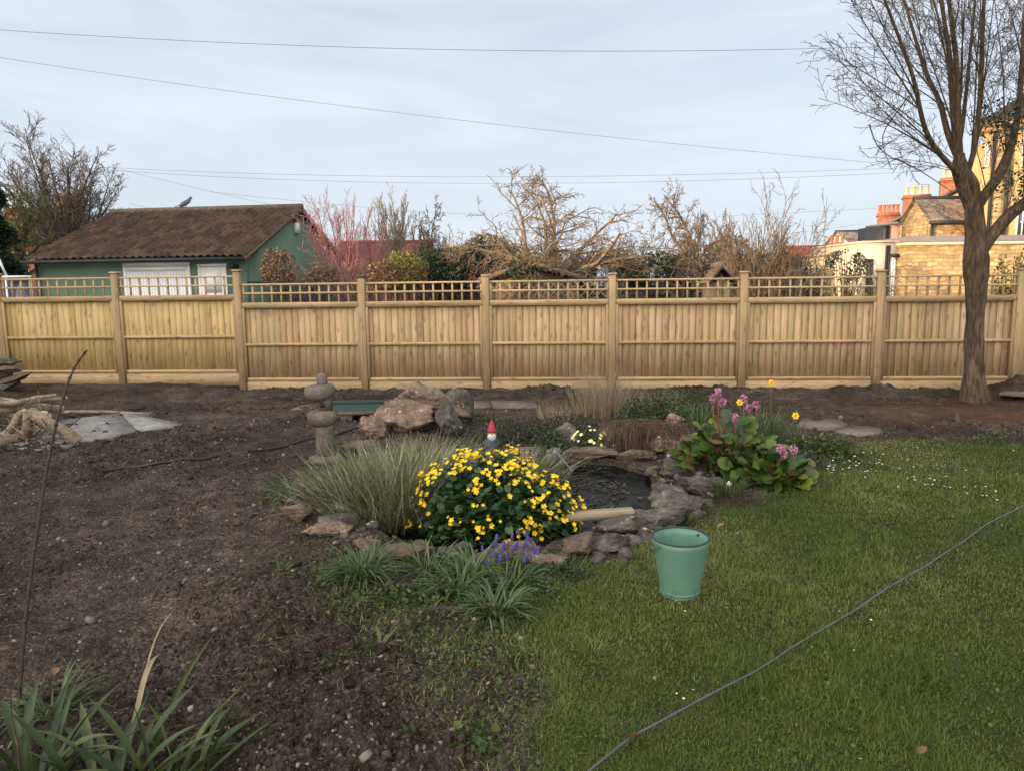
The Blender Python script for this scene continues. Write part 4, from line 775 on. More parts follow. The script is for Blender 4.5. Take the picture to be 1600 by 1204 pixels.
sedge('short sedge at the left end of the pond beside the lantern foot', 540, 792, 700, .2, .2, (.24,.42))
# marsh marigold
p = G(778, 828, -.06); RXS = 1; mg = thing('marsh_marigold', 'big mound of marsh marigold covered in bright yellow flowers at the front of the pond', 'flowering plant', tuple(p)); RX, RY, RH = .555, .40, .52
def mshape(u): return (1+.22*fbm(u[:, 0]*1.9+3, u[:, 1]*1.9, u[:, 2]*1.9, o=3, seed=17))
n = 3000; u = rdir(n); u[:, 2] = np.abs(u[:, 2]); rr = rng.uniform(.35, 1.0, n)**.5*mshape(u)
C = np.stack([p.x+u[:, 0]*RX*rr + .0, p.y+u[:, 1]*RY*rr, p.z+u[:, 2]*RH*rr*(1-.20*u[:, 0])], 1)
D = u*np.array([1, 1, .1])+rng.normal(size=(n, 3))*.4; U = u*.7+np.array([0, 0, .7])+rng.normal(size=(n, 3))*.35
V, F, A = cards(C, D, U, rng.uniform(.022, .060, n), 'round'); raw_obj('leaves', V, F, M['mleaf'], mg, A, True, True)
tw = []
for k in range(260):
    uu = rdir(1)[0]; uu[2] = abs(uu[2]); e = np.array(p)+uu*np.array([RX, RY, RH])*.92; s0 = np.array(p)+rng.normal(size=3)*np.array([.07,.06,0]); m_ = (s0+e)/2+np.array([0, 0, .08]); tw.append((np.array([s0, m_, e]), np.array([.005,.004,.003])))
tubes_obj('stems', tw, 4, M['stem'], mg)
def flower_mesh(rad, n=5, mat='petal', cup=.35, cen='orange', w=.62):
    b_ = MB()
    for k in range(n):
        a = 2*math.pi*k/n; ca, sa = math.cos(a), math.sin(a)
        def q(r, s, z): return ((r*ca-s*sa)*rad, (r*sa+s*ca)*rad, z*rad)
        b_.add([q(.05,0,0), q(.45,w*.55,cup*.45), q(.85,w*.5,cup), q(1.0,0,cup*1.05), q(.85,-w*.5,cup), q(.45,-w*.55,cup*.45), q(.5,0,cup*.3)], [(0,6,1),(1,6,2),(2,6,3),(3,6,4),(4,6,5),(5,6,0)])
    return b_
fl = flower_mesh(.0172, cup=.5).build('flower', M['petal'], mg)
# flowers
NF = 450; FU = []; tries = 0
clusters = []
while len(FU) < NF and tries < 20000:
    tries += 1; uu = rdir(1)[0]; uu[2] = abs(uu[2]);
    if uu[1] > .35 and rng.random() < .7: continue
    if uu[2] < .12: continue
    wgt = .5 + .3*sst(-.5, .5, uu[0]) + .5*sst(.5, .9, uu[2])
    if rng.random() > wgt: continue
    q = np.array([uu[0]*RX, uu[1]*RY, uu[2]*RH*(1-.20*uu[0])])*rng.uniform(1.0, 1.09)*float(mshape(uu[None])[0]); kcl = rng.integers(1, 6)
    for j in range(kcl): FU.append((q+rng.normal(size=3)*.022, uu))
def place_flower(o, q, nrm, s):
    o.location = q; d = Vector(nrm).normalized(); o.rotation_mode = 'QUATERNION'; o.rotation_quaternion = d.to_track_quat('Z', 'Y'); o.scale = (s, s, s)
front = sorted(range(len(FU)), key=lambda i: FU[i][0][1])
for j, i in enumerate(front[:100]):
    q, uu = FU[i]; o = fl if j == 0 else fl.copy()
    if j: COL.objects.link(o)
    place_flower(o, q, uu*.7+np.array([0,-.25,.5])+rng.normal(size=3)*.4, rng.uniform(.6, 1.3))
bmv = MB(); base_v = [Vector(v.co) for v in fl.data.vertices]; base_f = [tuple(p_.vertices) for p_ in fl.data.polygons]
for i in front[100:]:
    q, uu = FU[i]; s = rng.uniform(.8, 1.2); d = Vector(uu*.7+np.array([0,-.25,.5])+rng.normal(size=3)*.3).normalized(); mt_ = Matrix.Translation(Vector(q)) @ d.to_track_quat('Z','Y').to_matrix().to_4x4() @ Matrix.Scale(s, 4)
    bmv.M = mt_; bmv.add(base_v, base_f)
o = bmv.build('flowers', M['petal'], mg); o['kind'] = 'stuff'
# bergenia
def bergenia(label, px, py, n, rx, ry, h, heads, name='bergenia'):
    p = GH(px, py); t = thing(name, label, 'flowering plant', tuple(p), 0, 'bergenia plants'); a = rng.uniform(0, 6.28, n); r = np.sqrt(rng.random(n)); C = np.stack([p.x+r*np.cos(a)*rx*.75, p.y+r*np.sin(a)*ry*.75, p.z+rng.uniform(.15, 1, n)*h*(1.05-.6*r)], 1)
    D = np.stack([np.cos(a)*(.3+r), np.sin(a)*(.3+r), rng.uniform(-.2, 1.0, n)], 1)+rng.normal(size=(n, 3))*.2; U = np.stack([-np.cos(a)*.3, -np.sin(a)*.3-.55, np.ones(n)*.8], 1)+rng.normal(size=(n, 3))*.35
    V, F, A = cards(C, D, U, rng.uniform(.09, .165, n), 'paddle'); raw_obj('leaves', V, F, M['bleaf'], t, A, True, True)
    st = [(np.array([(p.x+r[k]*np.cos(a[k])*rx*.3, p.y+r[k]*np.sin(a[k])*ry*.3, p.z), C[k]]), np.array([.004, .0035])) for k in range(0, n, 3)]; tubes_obj('stems', st, 5, M['stemred'], t)
    for (hx, hy) in heads:
        e = P(hx, hy, p.y-rng.uniform(-.02, .12)); b_ = MB(); sp_ = [(p.x+(e.x-p.x)*.4, p.y, p.z+h*.4), (e.x+.01, e.y, (e.z+p.z+h*.4)/2), tuple(e)]; b_.tube(sp_, [.0045,.0045,.004], 6); hd = b_.build('flower_stalk', M['stemred'], t, True, world=True)
        b2 = MB()
        fb = flower_mesh(.0115, 5, w=.7, cup=.7)
        for k in range(34):
            d = Vector(rdir(1, .1)[0]); kr = random.uniform(.35, 1.05); b2.M = Matrix.Translation(Vector(e)+Vector((d.x*.028, d.y*.028, d.z*.036))*kr) @ d.to_track_quat('Z','Y').to_matrix().to_4x4()
            b2.add([v for v in fb.V], [tuple(f) for fs in fb.F.values() for f in fs])
        o = b2.build('flower_head', M['pink'], hd); o.location = -t.location
    return t
bergenia('big bergenia with broad leaves and several pink flower stalks right of the pond', 1135, 738, 330, .54, .38, .47, [(1122,612),(1114,622),(1130,628),(1162,622),(1148,652),(1170,636),(1182,632)])
bergenia('lower bergenia with two pink flower heads at the lawn edge', 1200, 754, 150, .36, .24, .28, [(1220,700),(1240,702),(1224,708)])
# daffodils
def daff(label, px, py, base, n=18, L=(.2,.36)):
    b0 = GH(*base); t = strap('daffodil', label, 'flower', b0, n, L, (.006,.010), .06, (1.0,1.5), (.1,.7), 'strapg', 5, 3, group='daffodils behind the pink flowers')
    e = P(px, py, b0.y-.03); b_ = MB(); b_.tube([(b0.x, b0.y, b0.z), (e.x*.5+b0.x*.5+.01, b0.y, (b0.z+e.z)/2), tuple(e)], .0035, 6); b_.build('stem', M['stem'], t, True, world=True)
    f_ = flower_mesh(.036, 6, w=.6, cup=.05); o = f_.build('flower', M['petal'], t); o.location = e-Vector(b0); o.rotation_euler = (R(75), 0, random.uniform(-.3, .3))
    b_ = MB(); b_.lathe([(.004,0),(.011,.004),(.013,.02),(.016,.026),(.014,.024),(.006,.006)], 14); b_.build('trumpet', M['petal'], o, True)
daff('tallest daffodil with an open yellow flower above the daffodil leaves', 1205, 598, (1202,690), 30)
daff('daffodil furthest right facing left near the lawn corner', 1243, 649, (1246,700), 30)
daff('yellow daffodil among the pink bergenia stalks', 1156, 628, (1162,690), 24)
strap('leaf_clump', 'tall blue green daffodil leaves without flower behind the bergenia', 'plant', GH(1185,690), 130, (.22,.42), (.006,.011), .2, (1.0,1.5), (.1,.7), 'strapg', group='daffodil leaves')
strap('leaf_clump', 'green bulb leaves left of the pink flower stalks', 'plant', GH(1092,668), 90, (.18,.34), (.006,.010), .14, (1.0,1.5), (.1,.7), 'strapg', group='daffodil leaves')
# grape hyacinths
p = GH(800, 895); mu_ = thing('grape_hyacinth', 'patch of purple grape hyacinths between the front clumps and the lawn', 'flowering plant', tuple(p))
bsp = MB()
for k in range(34):
    d = Vector(rdir(1)[0]); hz_ = k/34*.030; rr_ = .006*(1-.55*k/34); bsp.M = Matrix.Translation((math.cos(k*2.4)*rr_, math.sin(k*2.4)*rr_, hz_)); bsp.add([tuple(q*.0034) for q in v0], [tuple(f) for f in f0])
spk = bsp.build('flower_spike', M['purple'], mu_, True)
for k in range(40):
    q = (rng.uniform(-.15, .15), rng.uniform(-.12, .12)); zz = Hs(p.x+q[0], p.y+q[1])-p.z; hgt = rng.uniform(.09, .17); e = (q[0]+rng.normal()*.02, q[1]+rng.normal()*.02, zz+hgt)
    o = spk if k == 0 else spk.copy()
    if k: COL.objects.link(o)
    o.location = e; o.rotation_euler = (rng.normal()*.15, rng.normal()*.15, rng.random()*6); s = rng.uniform(.9, 1.25); o.scale = (s, s, s)
    b_ = MB(); b_.tube([(q[0], q[1], zz), ((q[0]+e[0])/2+.004, q[1], zz+hgt*.5), (e[0], e[1], e[2]+.005)], .0022, 5); b_.build('stalk', M['stem'], mu_, True)
# primroses, ground covers
t, C, u = leafmound('primrose', 'clump of pale yellow primroses on the back edge of the pond', 'flowering plant', GH(922,700), 150, .2, .14, .16, (.03,.06), 'oval', 'weed')
fm = flower_mesh(.017, 5, w=.85, cup=.1).build('flower', M['petalp'], t)
for k in range(22):
    o = fm if k == 0 else fm.copy()
    if k: COL.objects.link(o)
    uu = rdir(1)[0]; uu[2] = abs(uu[2])+.2; uu[1] = -abs(uu[1]); place_flower(o, uu*np.array([.19,.14,.16])*1.02+np.array([0,0,.02]), uu+np.array([0,-.3,.3]), rng.uniform(.8,1.2))
gc = 'low shrubs and ground cover behind the pond'
for (px, py, n, rx, ry, h, ls, sh, mt, lab) in [
    (1020,665,1500,.42,.3,.26,(.02,.045),'oval','ivy','dense dark green low shrub right of the dry reeds'),
    (1065,650,900,.4,.25,.24,(.02,.04),'oval','weed','mid green low shrub behind the pale upright stone'),
    (800,690,1500,.42,.3,.17,(.015,.035),'oval','darkheb','dark dull ground cover behind the gnome'),
    (880,682,1200,.36,.3,.17,(.015,.035),'oval','darkheb','dark grey green ground cover left of the primroses'),
    (862,705,500,.2,.14,.14,(.02,.04),'oval','ivy','mossy green mound at the back left corner of the water'),
    (745,658,300,.22,.12,.05,(.02,.04),'oval','weed','thin green patch on the sandy slab right of the boulders'),
    (1275,712,1100,.36,.24,.13,(.02,.045),'oval','weed','fresh green geranium patch at the lawn corner right of the pink flowers'),
    (1232,728,500,.3,.2,.13,(.02,.04),'oval','ivy','darker green leaves between the geranium patch and the lower pink heads'),
    (910,640,400,.2,.14,.17,(.02,.05),'oval','weed','bright green leaves at the left foot of the dry reeds'),
    (1590,690,350,.35,.15,.14,(.015,.035),'oval','darkheb','grey green lavender like tuft at the right edge of the lawn'),
    (1545,692,120,.2,.08,.07,(.015,.035),'oval','weed','small yellowish green tuft along the top lawn edge near the right'),
    (755,700,500,.2,.14,.14,(.015,.03),'oval','darkheb','brownish plant on the left of the gnome'),
    (870,898,420,.17,.1,.07,(.012,.025),'oval','ivy','dark low mat between the purple flowers and the lawn below the brown stones'),
    (510,835,260,.2,.08,.05,(.012,.03),'oval','darkheb','dull low growth over the buff stones at the pond left front'),
    (700,935,420,.26,.12,.05,(.012,.028),'lobed','weed','low green weeds between the strappy clumps'),
    (630,940,380,.26,.12,.04,(.012,.028),'lobed','weed','low green weeds in front of the clump by the slab'),
    (500,905,160,.2,.1,.03,(.012,.028),'lobed','weed','thin weeds left of the furthest left strappy clump'),
    (835,925,300,.14,.12,.05,(.010,.025),'lobed','weed','weeds at the lawn edge right of the purple flowers')]:
    leafmound('ground_cover', lab, 'shrub', GH(px, py), int(n*1.35), rx*1.08, ry, h*(1.4 if py < 720 else 1), ls, sh, mt, gc)
sedge('tall clump of dry straw coloured reeds in front of the fence', 938, 656, 750, .34, .2, (.42,.80), 'dry_reeds', 'reed', (1.2,1.55), (.0,.5), (.005,.0085), .12, 'dry grasses')
sedge('shorter dry grass right of the tall reeds', 1010, 645, 420, .5, .2, (.24,.44), 'dry_reeds', 'reed', (1.1,1.55), (.1,.7), (.004,.007), .15, 'dry grasses')
sedge('thin dry grass left of the tall reeds', 868, 668, 260, .2, .15, (.24,.44), 'dry_reeds', 'reed', (1.1,1.55), (.1,.7), (.004,.007), .15, 'dry grasses')
p = GH(1005, 700, .22); tw = []
for k in range(800):
    s0 = np.array([p.x+rng.normal()*.17, p.y+rng.normal()*.10, p.z+rng.uniform(-.04, .05)]); a = rng.uniform(0, 6.28); d = np.array([math.cos(a)*.12, math.sin(a)*.08-.09, 0])
    tw.append((np.array([s0, s0+d*.6+[0,0,.02], s0+d*1.0+[0,0,-.08], s0+d*1.1+[0,0,-rng.uniform(.14,.28)]]), np.array([.0024,.002,.002,.0014])))
rt_ = thing('dead_fern', 'brown dead fern fronds hanging over the back right pond stones', 'plant', tuple(p)); tubes_obj('fronds', tw, 3, M['frond'], rt_)
b_ = MB(); b_.box(-.025, .025, -.001, .001, .0, .035); o = b_.build('plant_tag', M['white']); e = GH(1138, 770); o.location = (e.x, e.y-.02, e.z+.07); o.rotation_euler = (-.5, -.5, .2); tag(o, 'small white plant tag in the tuft at the outer pond corner', 'plant tag')
# daisies in the lawn
dm = MB(); dm.lathe([(.0,.004),(.0045,.003),(.009,.0035)], 12); dz = dm.build('daisy', M['white_petal'])
tag(dz, 'tiny white daisy in the lawn', 'daisy', 'daisies dotted over the lawn'); spots = []
for k in range(115): spots.append((1330+rng.normal()*38, 725+rng.normal()*13, 1.1))
for k in range(30): spots.append((1440+rng.normal()*32, 754+rng.normal()*6, 1.3))
for k in range(16): spots.append((1530+rng.normal()*35, 768+rng.normal()*8, 1.3))
for k in range(16): spots.append((rng.uniform(1300,1590), rng.uniform(700,790), 1.2))
spots += [(1033,934,1.3),(910,920,1),(1056,950,.9),(1062,954,.9),(1059,967,.9),(1070,966,.9),(1135,962,1),(951,1079,1.1),(1083,1089,1.1),(1068,1103,1.1),(1057,1095,.7),(1360,981,1.1),(1311,967,.9),(1501,795,1.2),(1565,826,1),(1580,832,1),(1344,1190,1.6),(1119,814,1.2),(1334,1024,.9)]
for k, (px, py, s) in enumerate(spots):
    g = G(px, py)
    if float(grass_mask(np.array([g.x]), np.array([g.y]))[0]) > -.02: continue
    o = dz if k == 0 else dz.copy()
    if k: COL.objects.link(o)
    o.location = (g.x, g.y, Hs(g.x, g.y)+.026); o.rotation_euler = (rng.normal()*.3-.2, rng.normal()*.3, 0); s *= .45+.045*g.y; o.scale = (s, s, s)
# fallen leaves
V, F, A = cards(np.zeros((1,3)), np.array([[1., 0, .1]]), np.array([[0, 0, 1.]]), np.array([.06]), 'oval'); V[:, 2] += np.sin(V[:, 0]*60)*.006+np.abs(V[:, 1])*.5
for k, (px, py, s, lab) in enumerate([(1024,1074,1,'pale brown fallen leaf on the lawn to the left of the cable'),(980,1142,.7,'small narrow fallen leaf above the light leaf by the cable'),(982,1170,1,'light tan fallen leaf touching the lower part of the cable'),
    (1390,1036,.8,'single fallen leaf on the lawn right of the cable'),(1132,827,1.0,'reddish fallen leaf on the lawn to the right behind the bucket'),(1154,841,.7,'orange fallen leaf on the lawn nearest the reddish one'),(1448,1180,.8,'brown curled leaf at the bottom right of the lawn'),
    (773,955,.9,'orange brown leaf at the border between strappy clump and lawn'),(1542,900,.8,'dull brown leaf far right on the lawn above the cable'),(978,848,.8,'pinkish fallen leaf between pond stones and bucket'),(1095,798,1.0,'pale dry leaf at the foot of the right corner block'),(1018,842,1.0,'orange dry leaf behind the left rim of the bucket'),(85,1060,.9,'yellowish leaf on the soil above the bottom left plants')]):
    o = raw_obj('fallen_leaf', V, F, M['brownleaf'], attrs={'v': np.full(len(V), rng.uniform(.5, 1))}, smooth=True); g = GH(px, py); lf = .03 if px > 780 else .012
    o.location = (g.x, g.y, g.z+lf); o.rotation_euler = (rng.normal()*.4-.3, rng.normal()*.3, rng.random()*6); o.scale = (s*.9,)*3; tag(o, lab, 'leaf', 'fallen leaves')
# ------------------------------------------------------------------ foreground plants bottom left
def iris(label, px, py, n, L, W, el=(.7,1.45), cv=(.3,1.6), spread=.1, mat='irisg'):
    return strap('iris_clump', label, 'plant', GH(px, py), n, L, W, spread, el, cv, mat, 9, 3, group='strap leaved plants at the bottom left')
iris('broad strap leaved plant cut by the bottom left corner', 60, 1235, 24, (.22,.42), (.016,.030))
iris('strap leaved plant at the bottom between the corner plant and the long pointed leaf', 165, 1255, 22, (.22,.40), (.014,.026))
iris('strap leaved plant at the bottom edge whose leaves arch to the right', 270, 1248, 22, (.20,.38), (.014,.024), (.3,1.3))
iris('narrow leaved grassy clump behind the bottom left plants', 85, 1120, 60, (.10,.24), (.004,.008), (.5,1.4), (.5,1.8), .05, 'strapg')
def one_blade(name, label, pix, Y0, Y1, w, mat, cat='leaf'):
    q = []; n = len(pix)
    for i, (px, py) in enumerate(pix): q.append(P(px, py, Y0+(Y1-Y0)*i/(n-1)))
    L = spl(q, 12); t = np.linspace(0, 1, 12); ww = w*np.minimum(1, 3.0*(1-t)+.05)*(.7+.3*np.sin(t*3)); d = np.gradient(L, axis=0); sd_ = np.cross(d, [0, 1, .25]); sd_ /= np.linalg.norm(sd_, axis=1, keepdims=True)
    V = np.stack([L-sd_*ww[:, None]/2, L+[0, .25*w, 0], L+sd_*ww[:, None]/2], 1).reshape(-1, 3); i0 = np.arange(11)*3; F = np.concatenate([np.stack([i0+k, i0+k+1, i0+k+4, i0+k+3], 1) for k in (0, 1)])
    o = raw_obj(name, V, F, M[mat], attrs={'v': np.full(len(V), .7), 't': np.repeat(t, 3)}, smooth=True, loc=tuple(L[0])); return tag(o, label, cat)
one_blade('long_leaf', 'long upright pointed green leaf leaning right in the bottom left', [(225,1215),(250,1140),(285,1062),(312,1018),(342,980)], 2.30, 2.45, .014, 'irisg')
one_blade('dry_leaf', 'dry straw coloured leaf with a split tip in the bottom left', [(196,1180),(214,1110),(224,1060),(236,1030),(252,1018)], 2.33, 2.42, .018, 'reed')
one_blade('dry_leaf', 'thin withered leaf tip rising above the split dry leaf', [(200,1165),(218,1095),(232,1025),(250,975),(280,942)], 2.34, 2.48, .006, 'reed')
one_blade('long_leaf', 'dark leaf bent over right of the dry leaf', [(205,1085),(232,1095),(255,1130),(262,1165),(272,1195)], 2.40, 2.25, .016, 'irisg')
one_blade('long_leaf', 'leaf stretching low to the right at the bottom edge', [(250,1215),(300,1185),(350,1168),(395,1160)], 2.2, 2.32, .020, 'irisg')
one_blade('long_leaf', 'dark brown thin stalk leaning right in the bottom left', [(270,1190),(310,1140),(350,1098),(398,1050)], 2.25, 2.5, .008, 'bleaf')
def stemobj(name, label, pix, Y0, Y1, r0, r1, mat='bark', cat='sapling', buds=True):
    n = len(pix); q = [P(px, py, Y0+(Y1-Y0)*i/(n-1)) for i, (px, py) in enumerate(pix)]; L = spl(q, 30); rr = np.linspace(r0, r1, 30)
    t = thing(name, label, cat, tuple(L[0])); tubes_obj('stem', [(L, rr)], 8, M[mat], t)
    if buds:
        tw = [(np.array([L[i]-[0,0,.006], L[i], L[i]+[0,0,.008]]), np.array([rr[i]*1.0, rr[i]*1.7, rr[i]*.9])) for i in (4, 8, 12, 16, 19, 22, 24, 26, 28)]; [tubes_obj('bud', [q_], 8, M[mat], t) for q_ in tw]
    return t
M['stembark'] = mat_noise('sapling_bark', [(.3,(.03,.02,.014)),(.7,(.075,.05,.036))], 30, .6, .001)
stemobj('sapling', 'tall thin leafless brown stem rising in front of the fence at the left', [(28,1118),(40,960),(55,850),(72,735),(90,650),(105,600),(118,570),(136,547)], 2.62, 2.9, .0075, .0035, 'stembark')
stemobj('sapling', 'short bare grey stem at the bottom left corner with a side twig', [(32,1215),(28,1165),(24,1150),(18,1120),(16,1075)], 2.2, 2.3, .005, .0025, 'stembark', buds=False)
stemobj('sapling', 'thin forked twig leaning right near the bottom left corner', [(24,1160),(40,1142),(52,1120),(60,1104)], 2.25, 2.3, .003, .0018, 'stembark', buds=False)
# ------------------------------------------------------------------ trees
def grow(out, p, d, L, r, lvl, T, rg):
    n = T['seg'][lvl]; pts_ = [p]; w = T['wig'][lvl]; up = T['up'][lvl]; dirs = [d]
    for i in range(n):
        d = Vector((d.x+rg.gauss(0, w), d.y+rg.gauss(0, w), d.z+rg.gauss(0, w)+up)).normalized(); p = p + d*(L/n); pts_.append(p); dirs.append(d)
    rr = [r*(1-(1-T['tap'])*i/n) for i in range(n+1)]
    out[lvl].append((np.array([tuple(q) for q in pts_]), np.maximum(np.array(rr), T['rmin'])))
    if lvl < T['max']:
        k = T['kids'][lvl]; k = int(k*rg.uniform(.8, 1.2)+.5)
        for j in range(k):
            t = T['t0'][lvl]+(1-T['t0'][lvl])*(j+rg.random())/k; f = min(t*n, n-.001); i = int(f); q = pts_[i].lerp(pts_[i+1], f-i); dd = dirs[i+1]
            ax = dd.cross(Vector((rg.gauss(0,1), rg.gauss(0,1), rg.gauss(0,1)))).normalized(); an = T['ang'][lvl]*rg.uniform(.6, 1.3)
            nd = (Matrix.Rotation(an, 3, ax) @ dd)
            if T.get('flat'): nd.z = nd.z*T['flat']
            grow(out, q, nd.normalized(), L*T['len'][lvl]*rg.uniform(.6, 1.2)*(1.1-T.get('tf', .5)*t), rr[i]*T['rad'][lvl], lvl+1, T, rg)
def fit_tree(out, base, fit):
    pa, pb, top, Y = fit; A_ = np.concatenate([l[0] for o_ in out for l in o_]); xa, xb = P(pa, 440, Y).x, P(pb, 440, Y).x; zt = P((pa+pb)/2, top, Y).z
    hi = A_[:, 2] > np.percentile(A_[:, 2], 25); l_, h_ = np.percentile(A_[hi, 0], [1.0, 99.0]); sx = (xb-xa)/(h_-l_); z_ = np.percentile(A_[:, 2], 99.85)-base[2]; sz = (zt-base[2])/z_; bxx = base[0]
    for o_ in out:
        for l in o_:
            q = l[0]; w = np.clip((q[:, 2]-base[2])/(.18*z_), 0, 1); dx = q[:, 0]-bxx; q[:, 0] = bxx+dx*np.where(dx < 0, (bxx-xa)/(bxx-l_), (xb-bxx)/(h_-bxx)); q[:, 1] = base[1]+(q[:, 1]-base[1])*sx; q[:, 2] = base[2]+(q[:, 2]-base[2])*sz
def tree(name, label, cat, base, starts, T, seed, mb, mt, group=None, fit=None):
    rg = random.Random(seed); out = [[] for _ in range(6)]
    for (p, d, L, r) in starts: grow(out, Vector(p), Vector(d).normalized(), L, r, 0, T, rg)
    if fit: fit_tree(out, base, fit)
    t = thing(name, label, cat, tuple(base), 0, group); big_ = out[0]+out[1]
    tubes_obj('trunk', big_, 8, M[mb], t)
    sm = [l for o_ in out[2:] for l in o_]
    if sm: tubes_obj('crown', sm, 3, M[mt], t)
    return t
def bx(px, Y): q = P(px, 447, Y); return Vector((q.x, Y, -.1))
def lv(*a): return list(a)
# bare trees behind the fence: limbs fanned round the trunk, side branches all along them
def fan(b0, n, z0, z1, e0, e1, L0, L1, r, seed, flaty=.7):
    q = random.Random(seed); o = []
    for k in range(n):
        az = k*2.39996+q.uniform(-.3, .3); el = math.radians(q.uniform(e0, e1)); o.append((b0+Vector((q.uniform(-.03,.03), 0, z0+(z1-z0)*k/max(1, n-1))), (math.cos(az)*math.cos(el), flaty*math.sin(az)*math.cos(el), math.sin(el)), q.uniform(L0, L1), r*q.uniform(.7, 1.1)))
    return o
GT = 'bare trees beyond the fence'
TA = dict(tf=.45, seg=[11,8,5,3], wig=[.13,.20,.25,.25], up=[-.075,-.05,-.02,0], tap=.3, rmin=.0048, max=3, kids=[16,8,4], t0=[.12,.08,.1], ang=[.95,.85,.8], len=[.40,.42,.5], rad=[.45,.5,.6])
b0 = bx(862, 17)
tree('apple_tree', 'wide gnarled bare apple tree with golden lit tangled branches behind the middle of the fence', 'tree', b0, [(b0,(.08,0,1),1.5,.15)]+fan(b0,13,1.1,1.6,18,72,2.2,3.1,.065,51)+[(b0+Vector((0,0,1.5)),(.02,0,1),2.7,.05)], TA, 5, 'applebark', 'appletwig', GT, fit=(698,1010,266,17))
b0 = bx(1085, 17)
tree('apple_tree', 'smaller arching bare apple tree right of the wide gnarled one', 'tree', b0, [(b0,(-.1,0,1),1.9,.10)]+fan(b0,8,1.5,2.3,25,80,1.5,2.2,.045,52), dict(TA, up=[-.10,-.07,-.03,0]), 9, 'applebark', 'appletwig', GT, fit=(1015,1132,290,17))
TS = dict(tf=.4, seg=[10,6,4], wig=[.06,.12,.18], up=[-.05,-.05,-.03], tap=.25, rmin=.0045, max=2, kids=[16,6], t0=[.15,.1], ang=[.5,.55], len=[.32,.45], rad=[.5,.6])
b0 = bx(1195, 16); st = []
for k in range(34): st.append((b0+Vector((random.uniform(-.7,.7), random.uniform(-.3,.3), 0)), (random.uniform(-.45,.45), random.uniform(-.3,.3), 1), random.uniform(2.2,3.0), .018))
st += [(b0+Vector((.1,0,0)),(.55,0,1),3.6,.018),(b0+Vector((-.2,0,.0)),(-.10,0,1.3),3.6,.014),(b0,(.2,.1,1),3.5,.015),(b0,(-.35,.1,1),3.4,.015)]
tree('arching_shrub', 'dense brown arching bare shrub behind the fence right of the apple trees', 'shrub', b0, st, TS, 12, 'applebark', 'appletwig', GT, fit=(1108,1285,288,16))
TU = dict(tf=.35, seg=[8,6,5,3], wig=[.04,.07,.10,.12], up=[.03,.05,.04,.02], tap=.22, rmin=.0045, max=3, kids=[14,7,4], t0=[.15,.08,.1], ang=[.6,.6,.6], len=[.34,.45,.5], rad=[.4,.5,.6])
b0 = bx(535, 20)
tree('red_twigged_maple', 'leafless tree with coral red twigs behind the green building', 'tree', b0, [(b0,(0,0,1),3.6,.07)]+fan(b0,11,.7,1.4,48,80,2.2,3.0,.035,53), dict(TU, rmin=.0038, kids=[11,6,3]), 3, 'redbark', 'redtwig', GT, fit=(474,582,294,20))
b0 = bx(588, 20.5)
tree('red_twigged_maple', 'smaller red twigged tree above the dark red shed roof', 'tree', b0, [(b0,(.05,0,1),2.8,.05)]+fan(b0,6,.6,1.3,50,80,1.6,2.2,.03,54), dict(TU, rmin=.0038, kids=[11,6,3]), 33, 'redbark', 'redtwig', GT, fit=(562,606,332,20.5))
b0 = bx(620, 22)
tree('birch_tree', 'pale upright bare tree to the right of the red twigged trees', 'tree', b0, [(b0,(0,0,1),4.2,.08)]+fan(b0,9,1.2,2.4,55,82,1.9,2.5,.03,55), TU, 14, 'applebark', 'paletwig', GT, fit=(588,645,298,22))
b0 = bx(665, 20)
tree('hawthorn_tree', 'tangled grey bare tree left of the wide apple tree', 'tree', b0, [(b0,(0,0,1),2.2,.08)]+fan(b0,9,1.2,2.0,35,80,1.4,2.2,.04,56), dict(TA, up=[.0,0,0,0]), 15, 'bark', 'greytwig', GT, fit=(628,704,310,20))
b0 = bx(112, 30)
tree('bare_tree', 'tall bare grey tree standing against the sky at the left', 'tree', b0, [(b0,(0,0,1),8.0,.17)]+fan(b0,16,1.8,4.6,46,80,4.0,5.6,.075,57), dict(TU, rmin=.0075, kids=[15,8,4], len=[.30,.42,.5], seg=[10,6,5,3]), 21, 'bark', 'greytwig', GT, fit=(28,206,187,30))
b0 = bx(985, 24)
tree('bare_tree', 'small reddish brown bare tree between the two apple trees', 'tree', b0, [(b0,(0,0,1),2.8,.05)]+fan(b0,8,.5,1.2,60,84,2.0,2.6,.025,58), TU, 22, 'bark', 'greytwig', GT, fit=(952,1018,375,24))
# willow
b0 = bx(24, 26); Tw = dict(seg=[5,6,6,6], wig=[.06,.15,.2,.08], up=[0,-.04,-.12,-.3], tap=.4, rmin=.008, max=3, kids=[8,9,6], t0=[.4,.2,.1], ang=[.7,.7,.7], len=[.6,.5,.7], rad=[.5,.5,.5])
wt = tree('willow_tree', 'yellowish green weeping willow at the left edge in front of the brown roof', 'tree', b0, [(b0,(0,0,1),4.6,.16),(b0+Vector((0,0,2)),(.3,0,1),2.8,.09),(b0+Vector((0,0,2)),(-.4,0,1),2.6,.09)], Tw, 31, 'bark', 'willow')
n = 3600; u = rdir(n); rr = rng.random(n)**.4; C = np.stack([b0.x+u[:,0]*.95*rr, b0.y+u[:,1]*1.0*rr, 3.7+u[:,2]*1.7*rr], 1); keep = fbm(C[:,0]*1.6, C[:,1]*1.6, C[:,2]*.8, seed=44) > -.05; C = C[keep]; n = len(C)
V, F, A = cards(C, np.tile([0,0,-1.],(n,1))+rng.normal(size=(n,3))*.3, rdir(n), rng.uniform(.06,.13,n), 'rhomb'); raw_obj('leaves', V, F, M['willow'], wt, A, False, True)
